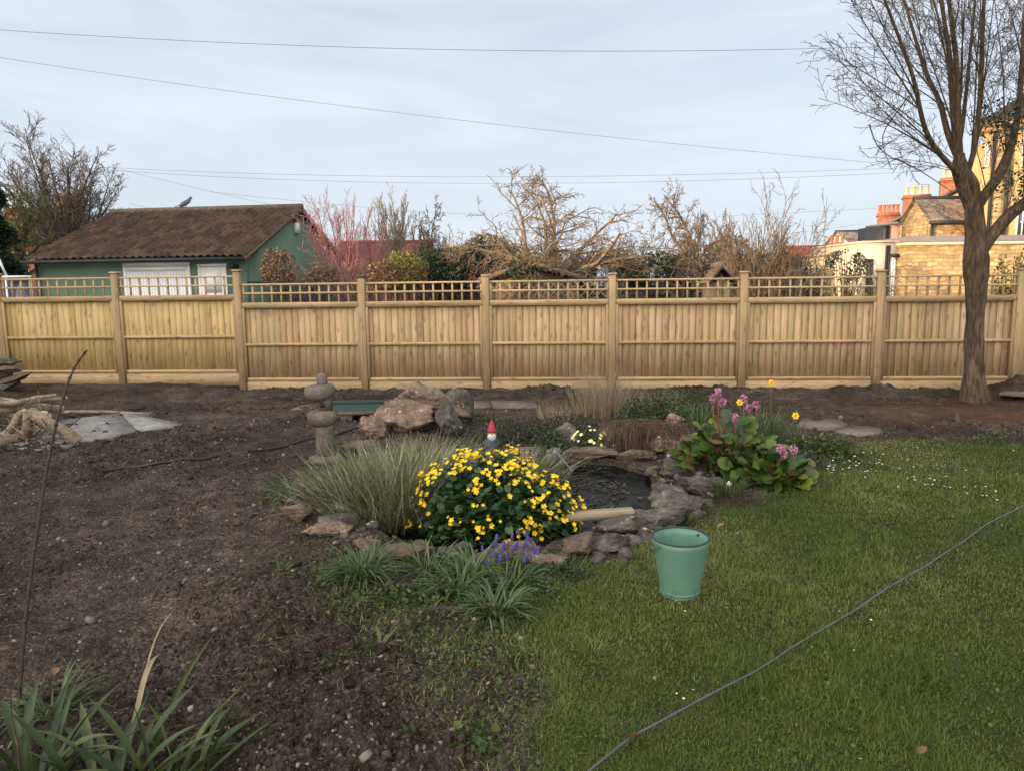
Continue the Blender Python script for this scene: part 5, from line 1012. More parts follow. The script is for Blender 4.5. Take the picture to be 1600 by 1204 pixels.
def leafcloud(name, label, cat, center, rad, n, ls, mat, seed, shape='oval', trunk=True, thr=-.1, group=None, fr=1.3, flat=0):
    c = Vector(center); base = Vector((c.x, c.y, -.05)); t = thing(name, label, cat, tuple(base), 0, group); u = rdir(n); rr = .55+.45*rng.random(n)**.5
    q = 1+.28*fbm(u[:,0]*2.2+seed, u[:,1]*2.2, u[:,2]*2.2, o=3, seed=seed)
    C = np.array(c)+u*np.array(rad)*(rr*q)[:, None]; k = (fbm(C[:,0]*fr, C[:,1]*fr, C[:,2]*fr, o=3, seed=seed+5) > thr) & (C[:,2] > 0); C = C[k]; u = u[k]; n = len(C)
    V, F, A = cards(C, u+rng.normal(size=(n,3))*.8, u+rng.normal(size=(n,3))*.6+[0,0,.4], rng.uniform(*ls, n), shape); raw_obj('leaves', V, F, M[mat], t, A, False, True)
    tw = []
    for j in range(26): uu = rdir(1, .5)[0]; e = np.array(c)+uu*np.array(rad)*.8; s0 = np.array(base)+rng.normal(size=3)*[.1,.1,0]; tw.append((np.array([s0, s0*.5+e*.5+[0,0,.1], e]), np.array([.04,.025,.01])*min(1.5, rad[2])))
    tubes_obj('branches', tw, 5, M['bark'], t); return t
# conifer at the far left
b0 = bx(-14, 20); t = thing('conifer', 'dark green conifer cut by the left edge of the picture', 'tree', tuple(b0)); n = 15000; h = rng.random(n)**.7
rad_ = (1-h)*1.25+.08; a = rng.uniform(0, 6.28, n); lay = .72+.28*np.sin(h*38+1.2*np.sin(a*3)); rr = rad_*lay*np.sqrt(rng.uniform(.25,1,n)); C = np.stack([b0.x+rr*np.cos(a), b0.y+rr*np.sin(a), .2+h*5.9+.0*rr-.25*rr], 1)
V, F, A = cards(C, np.stack([np.cos(a), np.sin(a), rng.uniform(-.3,.4,n)],1), rdir(n,.8), rng.uniform(.08,.17,n), 'rhomb'); raw_obj('foliage', V, F, M['conifer'], t, A, False, True)
tubes_obj('trunk', [(np.array([tuple(b0), (b0.x, b0.y, 3), (b0.x, b0.y, 6)]), np.array([.16,.1,.02]))], 8, M['bark'], t)
# hedges and shrubs behind the fence
def hx(px, py, Y): q = P(px, py, Y); return q
gh_ = 'evergreen shrubs behind the fence'
for k, (px, py, Y, rx, rz, n, mat, lab) in enumerate([
    (632,425,17.5,.55,.55,2600,'gold','golden green shrub behind the fence below the pale upright tree'),
    (668,425,18.5,.7,.6,3000,'ivy','dark evergreen shrub right of the golden one'),
    (712,418,18.5,.8,.65,3500,'ivy','dark evergreen mass below the left end of the apple tree'),
    (760,405,18.8,.8,.7,3800,'ivy','ivy covered shrub left of the old shed roof'),
    (815,425,15.2,.28,.28,1100,'ivy','ivy growing over the peak of the old shed roof'),
    (880,422,18.5,.9,.45,3200,'ivy','dark hedge right of the old shed roof'),
    (950,425,18.5,.9,.5,3200,'ivy','dark hedge under the right branches of the wide apple tree'),
    (1020,424,18.5,.9,.5,3200,'ivy','dark hedge under the smaller arching apple tree'),
    (1080,422,18,.8,.5,3000,'ivy','evergreen shrub behind the little pointed roof'),
    (1150,405,17.5,.75,.65,2600,'gold','yellowish shrub tangled into the brown arching shrub'),
    (1215,420,17.5,.7,.45,2400,'ivy','evergreen shrub at the right foot of the arching shrub'),
    (1322,416,20,.5,.55,1800,'ivy','round dark shrub in front of the pale rendered extension'),
    (600,432,17,.4,.35,1200,'brownleaf','brown leafed bush between golden shrub and brown climber')]):
    c = hx(px, py, Y); leafcloud('evergreen_shrub', lab, 'shrub', c, (rx, .5, rz*.62+.12), n, (.045,.09), mat, 60+k, thr=-.12, group=gh_)
leafcloud('climber', 'rounded brown dead climber against the gable wall of the green building', 'shrub', hx(436,422,18.0), (.42,.3,.5), 1600, (.04,.09), 'brownleaf', 90, thr=-.3, group='brown climbers')
leafcloud('climber', 'smaller brown climber right of the rounded one', 'shrub', hx(502,438,17.8), (.4,.3,.35), 900, (.04,.09), 'brownleaf', 91, thr=-.3, group='brown climbers')
TT = dict(seg=[5,5,4], wig=[.15,.3,.3], up=[-.05,-.05,0], tap=.3, rmin=.006, max=2, kids=[7,4], t0=[.2,.1], ang=[.8,.8], len=[.5,.5], rad=[.6,.6])
TT['rmin'] = .0045; TT['kids'] = [9,6]
gt = 'twiggy bare shrubs behind the fence'
for k, (px, Y, hgt, mt, lab) in enumerate([(690,19.5,2.9,'greytwig','grey twiggy shrub filling the gap left of the apple tree'),(735,19.5,3.0,'appletwig','brown twiggy shrub under the left arm of the apple tree'),(930,20,2.7,'greytwig','brown twiggy shrub under the right arm of the apple tree'),(1040,19.5,2.7,'greytwig','twiggy shrub left of the arching apple tree'),(1120,18.5,3.1,'appletwig','twiggy shrub between arching apple tree and arching shrub'),(1250,18,2.4,'greytwig','low twiggy shrub left of the far red roof'),(560,18.2,2.5,'appletwig','twiggy brown shrub under the red twigged trees'),(470,17.5,2.3,'greytwig','twiggy shrub in front of the green gable'),(1345,19,2.3,'appletwig','thin bare shrub in front of the pale extension'),(1165,16.5,2.9,'appletwig','dense twiggy growth on the left of the arching shrub'),(1205,16.6,3.0,'appletwig','dense twiggy growth in the middle of the arching shrub'),(1242,16.7,2.6,'greytwig','dense twiggy growth on the right of the arching shrub'),(790,18.9,2.8,'appletwig','dense twiggy growth under the middle of the wide apple tree')]):
    b0 = bx(px, Y); st = [(b0+Vector((random.uniform(-.3,.3), random.uniform(-.2,.2), 0)), (random.uniform(-.5,.5), random.uniform(-.3,.3), 1), hgt*random.uniform(.7,1.1), .02) for _ in range(26)]
    tree('twiggy_shrub', lab, 'shrub', b0, st, TT, 70+k, 'bark' if mt == 'greytwig' else 'applebark', mt, gt, (px-48, px+48, 447-(hgt-1.6)/Y*1143, Y))
# the big tree on the right
TP = dict(seg=[8,6,4], wig=[.05,.10,.16], up=[.012,.02,.02], tap=.25, rmin=.0028, max=2, kids=[15,6], t0=[.15,.1], ang=[.75,.7], len=[.26,.42], rad=[.42,.6])
YT = 9.6; tb = P(1525, 637, YT); tr_ = thing('pollard_tree', 'bare pollarded tree with a swollen dark trunk before the right end of the fence', 'tree', (tb.x, tb.y, tb.z))
def pl(pix, rr, n=22):
    q = [P(px, py, Y) for px, py, Y in pix]; L = spl(q, n); return (L, np.interp(np.linspace(0, 1, n), np.linspace(0, 1, len(rr)), rr))
mpx = YT/1143
trunk = [pl([(1526,655,9.6),(1523,630,9.6),(1521,560,9.6),(1523,500,9.6),(1525,450,9.6),(1524,410,9.6),(1525,370,9.6),(1521,320,9.6),(1512,285,9.6),(1503,258,9.58),(1499,232,9.56)], [25*mpx,20*mpx,18*mpx,17*mpx,18*mpx,22*mpx,16*mpx,15*mpx,15*mpx,9*mpx,2*mpx], 48)]
V, F, A = tube_arr(trunk, 28); c_ = np.array([trunk[0][0][np.abs(trunk[0][0][:, 2]-z_).argmin()] for z_ in V[:, 2]]); off = V-c_; nn = off/(np.linalg.norm(off, axis=1, keepdims=True)+1e-6)
an = np.arctan2(nn[:, 1], nn[:, 0]); V = c_ + off*(.75+.28*sst(.4, 0, V[:, 2]))[:, None] + nn*(.014*np.sin(an*7+V[:, 2]*2.2+2*fbm(V[:, 2]*2, an, seed=8))+.055*fbm(V[:, 0]*4, V[:, 1]*4, V[:, 2]*1.8, seed=4)+.018*np.abs(np.sin(an*3.5+V[:,2]))*sst(.5,0,V[:,2]))[:, None]
tk = raw_obj('trunk', V, F, M['bark'], tr_, {'v': A}, True, True)
limbs = [pl([(1522,330,9.6),(1505,290,9.6),(1497,262,9.55),(1500,240,9.5)], [13*mpx,12*mpx,12*mpx,8*mpx]),
  pl([(1530,395,9.6),(1548,370,9.6),(1575,338,9.55),(1600,318,9.5),(1640,290,9.4),(1690,230,9.3)], [13*mpx,11*mpx,11*mpx,10*mpx,9*mpx,6*mpx]),
  pl([(1524,330,9.6),(1538,305,9.7),(1558,280,9.8),(1575,245,9.9),(1588,200,10),(1597,120,10.1),(1600,20,10.2)], [9*mpx,9*mpx,9.5*mpx,8*mpx,6*mpx,4.5*mpx,3*mpx]),
  pl([(1510,285,9.55),(1488,262,9.5),(1462,235,9.4),(1445,205,9.3),(1436,165,9.2),(1428,120,9.1),(1405,60,9.0),(1382,0,8.9),(1360,-60,8.8)], [5.5*mpx,5*mpx,4.5*mpx,4*mpx,3.6*mpx,3.2*mpx,2.6*mpx,2*mpx,1.2*mpx]),
  pl([(1500,250,9.6),(1480,210,9.7),(1470,160,9.8),(1448,120,9.9),(1430,60,10),(1412,0,10.2),(1395,-70,10.3)], [8*mpx,5.5*mpx,4.5*mpx,3.8*mpx,3*mpx,2.2*mpx,1.2*mpx]),
  pl([(1500,255,9.5),(1497,200,9.4),(1496,110,9.3),(1487,30,9.2),(1472,-60,9.1)], [6.5*mpx,5.5*mpx,4.5*mpx,3.5*mpx,2*mpx]),
  pl([(1497,255,9.6),(1489,180,9.65),(1483,80,9.7),(1470,0,9.8),(1455,-90,9.9)], [5.5*mpx,5*mpx,4*mpx,3*mpx,1.6*mpx]),
  pl([(1512,270,9.6),(1524,230,9.5),(1532,150,9.4),(1535,60,9.3),(1540,-60,9.2)], [5*mpx,4.5*mpx,4.2*mpx,3.4*mpx,2*mpx]),
  pl([(1496,245,9.6),(1505,190,9.8),(1512,120,10),(1520,40,10.2),(1530,-60,10.4)], [4*mpx,3.6*mpx,3*mpx,2.4*mpx,1.4*mpx])]
LP_ = np.concatenate([l[0] for l in limbs]+[trunk[0][0][-14:-6]])
for l in limbs: tubes_obj('limb', [(l[0], l[1]*.84)], 12, M['bark'], tr_)
rg = random.Random(77); out = [[] for _ in range(4)]
def shoot(s, e, r, bulge=.12, kids=None):
    if e[0] < 1400: e = (1525-(1525-e[0])*.86, e[1], e[2])
    a, b2 = P(*s), P(*e)
    if r > .0045: a = Vector(LP_[np.linalg.norm(LP_-np.array(a), axis=1).argmin()])
    d = (b2-a); L = d.length
    T2 = dict(TP); T2['kids'] = [max(6, int(L*9)), 6]; T2['len'] = [min(.34, .72/L), .45]
    d0 = (d.normalized()+Vector((0, 0, bulge))).normalized(); T2['up'] = [-bulge/6, .02, .02]; T2['wig'] = [.035,.12,.2]
    grow(out, a, d0, L*1.02, r*.85, 0, T2, rg)
for (s, e, r) in [((1500,262,9.55),(1262,170,9.0),.012),((1478,235,9.5),(1248,155,9.2),.011),((1455,222,9.4),(1268,98,8.9),.012),((1436,165,9.2),(1262,15,8.8),.014),((1436,170,9.2),(1242,70,9.1),.010),((1436,160,9.2),(1300,-30,9.0),.012),
    ((1455,190,9.5),(1285,60,10.2),.011),((1445,200,9.3),(1290,120,10.2),.011),((1432,140,9.2),(1330,-80,8.6),.012),((1470,170,9.8),(1345,-60,10.6),.012),((1460,150,9.7),(1310,10,10.4),.011),((1448,120,9.8),(1370,-80,10.3),.012),
    ((1500,240,9.5),(1390,-60,9.0),.013),((1497,225,9.5),(1420,-120,9.6),.014),((1495,215,9.5),(1435,-90,8.8),.013),((1494,160,9.4),(1450,-150,9.3),.012),((1500,240,9.6),(1475,-150,10.4),.013),((1503,240,9.6),(1500,-180,9.8),.013),((1508,240,9.6),(1515,-160,8.9),.013),
    ((1512,250,9.6),(1555,-120,9.2),.013),((1524,220,9.5),(1580,-100,9.0),.012),((1532,150,9.4),(1590,-60,9.6),.010),((1532,140,9.4),(1500,-90,9.0),.010),((1575,245,9.9),(1545,-80,10.2),.013),((1585,205,10),(1620,-80,10.2),.013),((1590,200,10),(1570,-60,10.8),.012),((1575,250,9.9),(1520,60,9.6),.010),
    ((1597,120,10.1),(1660,-60,10),.010),((1597,110,10.1),(1560,-60,9.8),.010),((1640,290,9.4),(1600,60,9.2),.013),((1640,290,9.4),(1660,0,9.4),.013),((1600,318,9.5),(1612,120,9.2),.011),((1560,352,9.6),(1620,240,9.3),.008),((1530,390,9.5),(1470,330,9.2),.004),
    ((1478,262,9.5),(1350,165,9.0),.009),((1490,268,9.5),(1338,232,9.2),.006),((1488,268,9.5),(1400,262,9.3),.006),((1500,255,9.5),(1408,205,10.0),.007),((1522,235,9.5),(1580,90,8.9),.010),((1483,90,9.7),(1440,-80,9.9),.010),((1487,60,9.2),(1530,-120,9.2),.010),
    ((1526,320,9.4),(1575,270,9.0),.006),((1536,300,9.7),(1500,110,10.2),.009),((1538,300,9.7),(1590,150,9.4),.009)]:
    shoot(s, e, r)
for dr in [[(1420,150,9.2),(1395,185,9.2),(1372,215,9.2),(1392,262,9.2)],[(1358,195,9.1),(1370,230,9.1),(1398,250,9.1)],[(1398,248,9.1),(1430,262,9.1),(1450,275,9.2),(1487,300,9.3)]]:
    out[0].append((spl([P(*q) for q in dr], 9), np.linspace(.008, .004, 9)))
tubes_obj('shoots', out[0], 6, M['bark'], tr_); cr = tubes_obj('crown', out[1]+out[2], 3, M['twig'], tr_)
n = 600; c = P(1572, 190, 9.9); u = rdir(n); C = np.array(c)+u*np.array([.42,.4,.38])*(rng.random(n)**.5)[:, None]; V, F, A = cards(C, rdir(n), rdir(n,.6), rng.uniform(.03,.06,n), 'oval'); raw_obj('ivy_leaves', V, F, M['ivy'], tr_, A, False, True)
n = 700; tt = rng.random(n); c1 = np.array(P(1575,300,9.5)); c2 = np.array(P(1660,250,9.3)); C = c1+(c2-c1)*tt[:, None]+rng.normal(size=(n,3))*.14; V, F, A = cards(C, rdir(n), rdir(n,.6), rng.uniform(.03,.055,n), 'oval'); raw_obj('ivy_leaves', V, F, M['ivy'], tr_, A, False, True)
# ------------------------------------------------------------------ buildings
def roof_plane(t, name, A0, U, W, nu, nv_, mat, amp=.024, step=.03, per=8, slot=None):
    """tiled slope: A0 corner at the eaves, U along the eaves (vector), W up the slope (vector)"""
    A0, U, W = Vector(A0), Vector(U), Vector(W); Nn = U.cross(W).normalized()
    if Nn.z < 0: Nn = -Nn
    cu = nu*per+1; rowsV = []; rows_a = []; tv = np.random.default_rng(nu*nv_).random((nv_, nu+1)); A0n, Un, Wn, Nv = [np.array(q) for q in (A0, U, W, Nn)]
    uu = np.linspace(0, 1, cu); wave = amp*np.sin(uu*nu*2*np.pi); ti = np.minimum((uu*nu).astype(int), nu)
    for j in range(nv_):
        for (w_, h_) in ((j/nv_, step), ((j+1)/nv_-.0005, 0.0)):
            rowsV.append(A0n+Un*uu[:, None]+Wn*w_+Nv*(wave+h_)[:, None]); rows_a.append(tv[j][ti])
    V = np.concatenate(rowsV); R_ = len(rowsV); idx = np.arange(R_*cu).reshape(R_, cu); F = np.stack([idx[:-1, :-1], idx[:-1, 1:], idx[1:, 1:], idx[1:, :-1]], -1).reshape(-1, 4)
    return raw_obj(name, V, F, M[mat], t, {'v': np.concatenate(rows_a)}, False)
# green building; local frame: x along the front, y back
th = R(-8); Bc = Vector((-6.7, 18.7, 0)); Wd, Dp, He, Hr = 5.85, 6.7, 2.42, 3.92
org = Bc - Vector((math.cos(th), math.sin(th), 0))*Wd
sh = thing('green_outbuilding', 'long green rendered outbuilding with mossy brown pantile roof behind the left fence', 'building', (org.x, org.y, 0), th)
b_ = MB(); b_.box(0, Wd, 0, .2, -.2, He); b_.box(0, Wd, Dp-.2, Dp, -.2, He)
for x0 in (0, Wd-.2): b_.prism([(x0,.201,-.2),(x0,Dp-.201,-.2),(x0,Dp-.201,He),(x0,Dp/2,Hr-.1),(x0,.201,He)], (.2,0,0))
b_.build('wall', M['greenwall'], sh)
rf = roof_plane(sh, 'roof', (-.15,-.25,He-.03), (Wd+.3,0,0), (0,Dp/2+.25,Hr-He+.05), 30, 13, 'tile'); roof_plane(sh, 'roof', (-.15,Dp+.25,He-.03), (Wd+.3,0,0), (0,-Dp/2-.25,Hr-He+.05), 30, 13, 'tile')
b_ = MB(); b_.tube([(-.15,Dp/2,Hr+.03),(Wd+.15,Dp/2,Hr+.03)], .09, 10); b_.build('ridge', M['tileb'], sh, True)
b_ = MB(); b_.box(-.15, Wd+.15, -.36, -.25, He-.14, He-.05); b_.build('gutter', M['dark'], sh)
b_ = MB(); b_.tube([(.06,-.06,-.1),(.06,-.06,He-.12)], .04, 8); b_.build('downpipe', M['dark'], sh, True)
for sgn, y0 in ((1, -.25), (-1, Dp+.25)):
    b_ = MB(); b_.prism([(Wd+.10,y0,He-.16),(Wd+.10,y0,He-.05),(Wd+.10,Dp/2,Hr+.03),(Wd+.10,Dp/2,Hr-.10)], (.05,0,0)); b_.build('bargeboard', M['redbark'] if sgn < 0 else M['tileb'], sh)
def gx(px, y=0):   # local x of a picture column on the front wall
    k = ray(px, 430); k = k.x/k.y; c, s = math.cos(th), math.sin(th); return (org.x-k*org.y)/(k*s-c)
x0, x1 = gx(199), gx(294); b_ = MB()
b_.box(x0-.08, x0, -.05, .0-.002, -.1, 2.18); b_.box(x1, x1+.08, -.05, -.002, -.1, 2.18); b_.box(x0-.08, x1+.08, -.055, -.002, 2.181, 2.27); gd = b_.build('garage_door', M['white'], sh)
b_ = MB(); nn_ = 22
for k in range(nn_): b_.box(x0+(x1-x0)*k/nn_+.006, x0+(x1-x0)*(k+1)/nn_-.006, -.03, -.004, -.1, 2.06)
b_.box(x0+.001, x1-.001, -.004, -.002, -.1, 2.18); b_.box(x0+.01, x1-.01, -.035, -.004, 2.065, 2.17); b_.build('door_slats', M['white'], gd)
x0, x1 = gx(314), gx(352); b_ = MB(); b_.box(x0-.05, x0, -.05, -.002, -.1, 2.15); b_.box(x1, x1+.05, -.05, -.002, -.1, 2.15); b_.box(x0-.07, x1+.07, -.055, -.002, 2.151, 2.22); dd = b_.build('door', M['white'], sh)
b_ = MB(); b_.box(x0+.001, x1-.001, -.03, -.004, -.1, 2.148); b_.box(x0+.1, x1-.1, -.045, -.031, 1.5, 2.05); b_.build('door_leaf', M['white'], dd)
xl = gx(371); b_ = MB(); b_.box(xl-.06, xl+.06, -.12, -.002, 2.12, 2.2); b_.box(xl-.1, xl+.02, -.2, -.12, 2.1, 2.22); b_.build('wall_lamp', M['dark'], sh)
b_ = MB(); b_.box(Wd+.002, Wd+.06, .1, Dp-.2, 1.75, 1.81); b_.box(Wd+.002, Wd+.05, 1.6, 1.66, -.1, 1.749); b_.build('wall_rail', M['greenwall'], sh)
b_ = MB(); b_.box(Wd+.002, Wd+.09, Dp/2-.35, Dp/2-.10, Hr-.75, Hr-.45); ab = b_.build('alarm_box', M['white'], sh); b_ = MB(); b_.box(Wd+.0021, Wd+.0925, Dp/2-.355, Dp/2-.095, Hr-.449, Hr-.36); b_.build('alarm_box_top', M['red'], ab)
# pigeon on the ridge
c, s = math.cos(th), math.sin(th); q = None
kx = ray(290, 332); kx = kx.x/kx.y; lx = (kx*(org.y+c*Dp/2)-org.x+s*Dp/2)/(c-kx*s); pp = Vector((org.x+c*lx-s*Dp/2, org.y+s*lx+c*Dp/2, Hr+.11))
pg = thing('pigeon', 'grey pigeon perched on the ridge of the green building', 'bird', tuple(pp), .2)
v_, f_ = ICO[3]; V = v_.copy(); V[:, 0] *= .17; V[:, 1] *= .075; V[:, 2] *= .085; V[:, 2] += V[:, 0]*.45+.12; V[:, 2] += np.where(v_[:, 0] < -.3, (v_[:, 0]+.3)*.02, 0)
raw_obj('body', V, f_, M['pigeon'], pg, smooth=True, attrs={'v': np.zeros(len(V))})
V = v_*np.array([.045,.04,.045])+[.165,0,.27]; raw_obj('head', V, f_, M['pigeon'], pg, smooth=True, attrs={'v': np.zeros(len(V))})
b_ = MB(); b_.tube([(.10,0,.2),(.14,0,.23),(.16,0,.26)], [.06,.045,.035], 8); b_.build('neck', M['pigeon'], pg, True); b_ = MB(); b_.tube([(.2,0,.27),(.235,0,.262)], [.01,.003], 6); b_.build('beak', M['dark'], pg, True)
b_ = MB(); b_.add([(-.1,-.035,.07),(-.1,.035,.07),(-.29,.03,.0),(-.29,-.03,.0),(-.1,-.035,.085),(-.1,.035,.085),(-.29,.03,.01),(-.29,-.03,.01)], [(0,1,2,3),(4,7,6,5),(0,3,7,4),(1,5,6,2),(2,6,7,3)]); b_.build('tail', M['pigeon'], pg)
for sy in (-1, 1): b_ = MB(); b_.tube([(.02,sy*.025,.06),(.02,sy*.025,-.035)], .007, 5); b_.build('leg', M['stemred'], pg, True)
def gable(name, label, cat, loc, rz, W, D, He, Hr, wall, roof, ax='x', ov=.2, nu=20, nv_=9, group=None, amp=.015):
    """ridge along local x, front at y=0"""
    t = thing(name, label, cat, loc, rz, group); b_ = MB(); b_.box(0, W, 0, .2, -.5, He); b_.box(0, W, D-.2, D, -.5, He)
    for x0 in (0, W-.2): b_.prism([(x0,.201,-.5),(x0,D-.201,-.5),(x0,D-.201,He),(x0,D/2,Hr-.08),(x0,.201,He)], (.2,0,0))
    b_.build('wall', M[wall], t); k = ov*(Hr-He)/(D/2)
    r1 = roof_plane(t, 'roof', (-ov,-ov,He-k+.03), (W+2*ov,0,0), (0,D/2+ov,Hr-He+k), nu, nv_, roof, amp); roof_plane(t, 'roof', (-ov,D+ov,He-k+.03), (W+2*ov,0,0), (0,-D/2-ov,Hr-He+k), nu, nv_, roof, amp)
    b_ = MB(); b_.tube([(-ov,D/2,Hr+.05),(W+ov,D/2,Hr+.05)], .08, 8); b_.build('ridge', M['dark' if roof == 'slate' else roof], t, True)
    b_ = MB(); b_.box(-ov, W+ov, -ov-.1, -ov, He-k-.06, He-k+.03); b_.build('gutter', M['dark'], t); return t
def window(t, x0, x1, z0, z1, y=0, mat='white', bars=1):
    b_ = MB(); f_ = .06; b_.box(x0, x1, y-.04, y-.002, z0, z0+f_); b_.box(x0, x1, y-.04, y-.002, z1-f_, z1); b_.box(x0, x0+f_, y-.04, y-.002, z0+f_+.0005, z1-f_-.0005); b_.box(x1-f_, x1, y-.04, y-.002, z0+f_+.0005, z1-f_-.0005)
    for k in range(bars): xx = x0+(x1-x0)*(k+1)/(bars+1); b_.box(xx-.02, xx+.02, y-.038, y-.002, z0+f_+.0005, z1-f_-.0005)
    w = b_.build('window', M[mat], t); b_ = MB(); b_.box(x0+f_*.5, x1-f_*.5, y-.015, y-.001, z0+f_*.5, z1-f_*.5); b_.build('pane', M['glass'], w); return w
def chimney(t, x, y, z0, z1, w, d, pots, pm='pot', mat='brick'):
    b_ = MB(); b_.box(x-w/2, x+w/2, y-d/2, y+d/2, z0, z1-.16); b_.box(x-w/2-.06, x+w/2+.06, y-d/2-.06, y+d/2+.06, z1-.159, z1-.08); b_.box(x-w/2-.02, x+w/2+.02, y-d/2-.02, y+d/2+.02, z1-.079, z1); c = b_.build('chimney', M[mat], t)
    for k in range(pots): px = x-w/2+w*(k+.5)/pots; b2 = MB(); b2.lathe([(.11,0),(.12,.04),(.095,.08),(.085,.40),(.115,.42),(.115,.47),(.08,.47)], 14, (px, y, z1+.001)); b2.build('chimney_pot', M[pm], c, True)
    return c
t = gable('red_roofed_shed', 'low building with dark red tiled roof behind the red twigged trees', 'building', (bx(520,27).x, 27, 0), -.05, 4.6-1.4, 4, 1.9, 3.25, 'brick', 'tiler', nu=16, nv_=10)
hx0 = bx(-30, 38).x; hs = thing('brown_roofed_house', 'house with brown hipped roof and brick chimneys behind the bare tree at the left', 'house', (hx0, 36, 0))
HW = bx(185, 38).x-hx0; HR = 5.9; HE = 3.9; Dh = 6; b_ = MB(); b_.box(.3, HW-.3, .3, Dh, -.2, HE); b_.build('wall', M['brick'], hs)
b_ = MB(); hp = 2.6; A_ = [(0,0,HE),(HW,0,HE),(HW,Dh+.3,HE),(0,Dh+.3,HE),(hp*.6,Dh/2,HR),(HW-hp,Dh/2,HR)]; b_.add(A_, [(0,1,5,4),(1,2,5),(2,3,4,5),(3,0,4),(0,3,2,1)]); b_.build('roof', M['tileb'], hs)
chimney(hs, HW*.62, Dh/2, HR-.6, HR+.65, .9, .8, 0, mat='brick'); chimney(hs, HW*.30, Dh/2-.8, HR-1.2, HR-.15, .8, .7, 0, mat='brick')
for xx in (1.0, 2.8, 4.6): window(hs, xx, xx+.9, 2.4, 3.5, .3)
# conservatory like white frame at the far left
b0 = bx(8, 17); cf = thing('white_frame', 'white angled frame of a greenhouse seen over the fence at the far left', 'greenhouse', (b0.x, 17, 0))
b_ = MB(); b_.box(0,.04,0,.04,0,1.9); b_.box(.55,.59,0,.04,0,1.9); b_.box(-.05,.6,-.01,.05,1.9,1.95); b_.prism([(-.12,0,2.35),(-.08,0,2.35),(.06,0,1.95),(.02,0,1.95)], (0,.04,0)); b_.build('frame', M['white'], cf)
b_ = MB(); b_.box(.041,.549,.015,.025,.05,1.88); b_.build('pane', M['glass'], cf)
# small sheds right behind the fence
sp0 = P(826,416,15.6); t = gable('garden_shed', 'old timber shed with ivy on its shallow felt roof just behind the fence', 'shed', (sp0.x+1.0, 15.2, 0), R(90), 2.2, 1.9, 1.72, sp0.z, 'shedwood', 'tileb', nu=8, nv_=4, ov=.12, amp=.0)
b_ = MB()
for k in range(-6, 20):
    for sg in (-1, 1):
        x0 = -2.1+.0+k*.16; b_.prism([(x0,0,1.2),(x0+.018,0,1.2),(x0+.018+sg*.5,0,1.7),(x0+sg*.5,0,1.7)], (0,.008+(.004 if sg > 0 else 0),0)) if -2.0 < x0+sg*.5 < .9 and -2.0 < x0 < .9 else None
o = b_.build('lattice_screen', M['log']); o.location = (sp0.x+.9, 15.0, 0); tag(o, 'diagonal lattice screen seen through the trellis in front of the old shed', 'lattice')
sp1 = P(1121,420,14.2); t = gable('bird_table_roof', 'little playhouse with pointed shingled roof peeping over the fence right of the middle', 'playhouse', (sp1.x+.24, 13.9, 0), R(90), .5, .48, sp1.z-.26, sp1.z, 'shedwood', 'tileb', nu=4, nv_=4, ov=.06, amp=0)
for (t_, D_, He_, Hr_, ov_) in ((bpy.data.objects['garden_shed'], 1.9, 1.72, sp0.z, .12), (bpy.data.objects['bird_table_roof'], .48, sp1.z-.26, sp1.z, .06)):
    k_ = ov_*(Hr_-He_)/(D_/2); h_ = .03 if D_ > 1 else .02
    for y0, y1 in ((-ov_-.02, D_/2), (D_+ov_+.02, D_/2)):
        b_ = MB(); b_.v = .4; b_.prism([(-ov_-.03, y0, He_-k_-h_), (-ov_-.03, y0, He_-k_+.07), (-ov_-.03, y1, Hr_+.10), (-ov_-.03, y1, Hr_-h_+.03)], (.025, 0, 0)); b_.build('bargeboard', M['tileb'], t_)
# right: stone and rendered houses
def X(px, Y): return P(px, 440, Y).x
def Z(px, py, Y): return P(px, py, Y).z
Ys = 24.0; x0 = X(1410, Ys); zt = Z(1500, 380, Ys)
se = thing('stone_extension', 'single storey honey stone extension with flat grey roof edge behind the right of the fence', 'building', (x0, Ys, 0))
b_ = MB(); b_.box(0, 12, 0, 3.5, -.3, zt-.05); b_.build('wall', M['stonewall'], se); b_ = MB(); b_.box(-.06, 12.1, -.06, 3.5, zt-.049, zt+.03); b_.build('coping', M['cream'], se); b_ = MB(); b_.box(.25, 12.1, .12, 3.5, zt+.031, zt+.24); b_.build('roof_edge', M['lead'], se)
Yw = 24.4; xw0 = X(1346, Yw); we = thing('rendered_extension', 'pale rendered extension with narrow windows beside the stone extension', 'building', (xw0, Yw, 0)); W_ = x0-xw0-.01
zt2 = Z(1380, 378, Yw); b_ = MB(); b_.box(0, W_, 0, 4, -.3, zt2-.03); b_.build('wall', M['creamw'], we); b_ = MB(); b_.box(-.05, W_, -.05, 4, zt2-.029, zt2+.03); b_.build('coping', M['cream'], we)
def lx(px, Y, x_): return X(px, Y)-x_
window(we, lx(1352,Yw,xw0), lx(1362,Yw,xw0), 1.2, Z(1357,405,Yw), 0, 'dark', 0); window(we, lx(1381,Yw,xw0), lx(1388,Yw,xw0), .5, Z(1385,378,Yw)-.12, 0, 'dark', 0)
d_ = window(we, lx(1391,Yw,xw0), lx(1397,Yw,xw0), .3, Z(1395,402,Yw), 0, 'white', 0)
b_ = MB(); b_.box(lx(1388,Yw,xw0), lx(1398,Yw,xw0), -.2, -.06, Z(1395,402,Yw), Z(1395,397,Yw)); b_.build('porch_light', M['dark'], we)
Yt = 26.5; xt0 = X(1304, Yt); te = thing('low_stone_building', 'low tan stone building left of the rendered extension', 'building', (xt0, Yt, 0)); W2 = X(1352,Yt)-xt0; zz = Z(1330, 384, Yt); b_ = MB(); b_.prism([(0,0,-.3),(W2,0,-.3),(W2,0,zz),(0,0,zz-.35)], (0,3,0)); b_.build('wall', M['cream'], te)
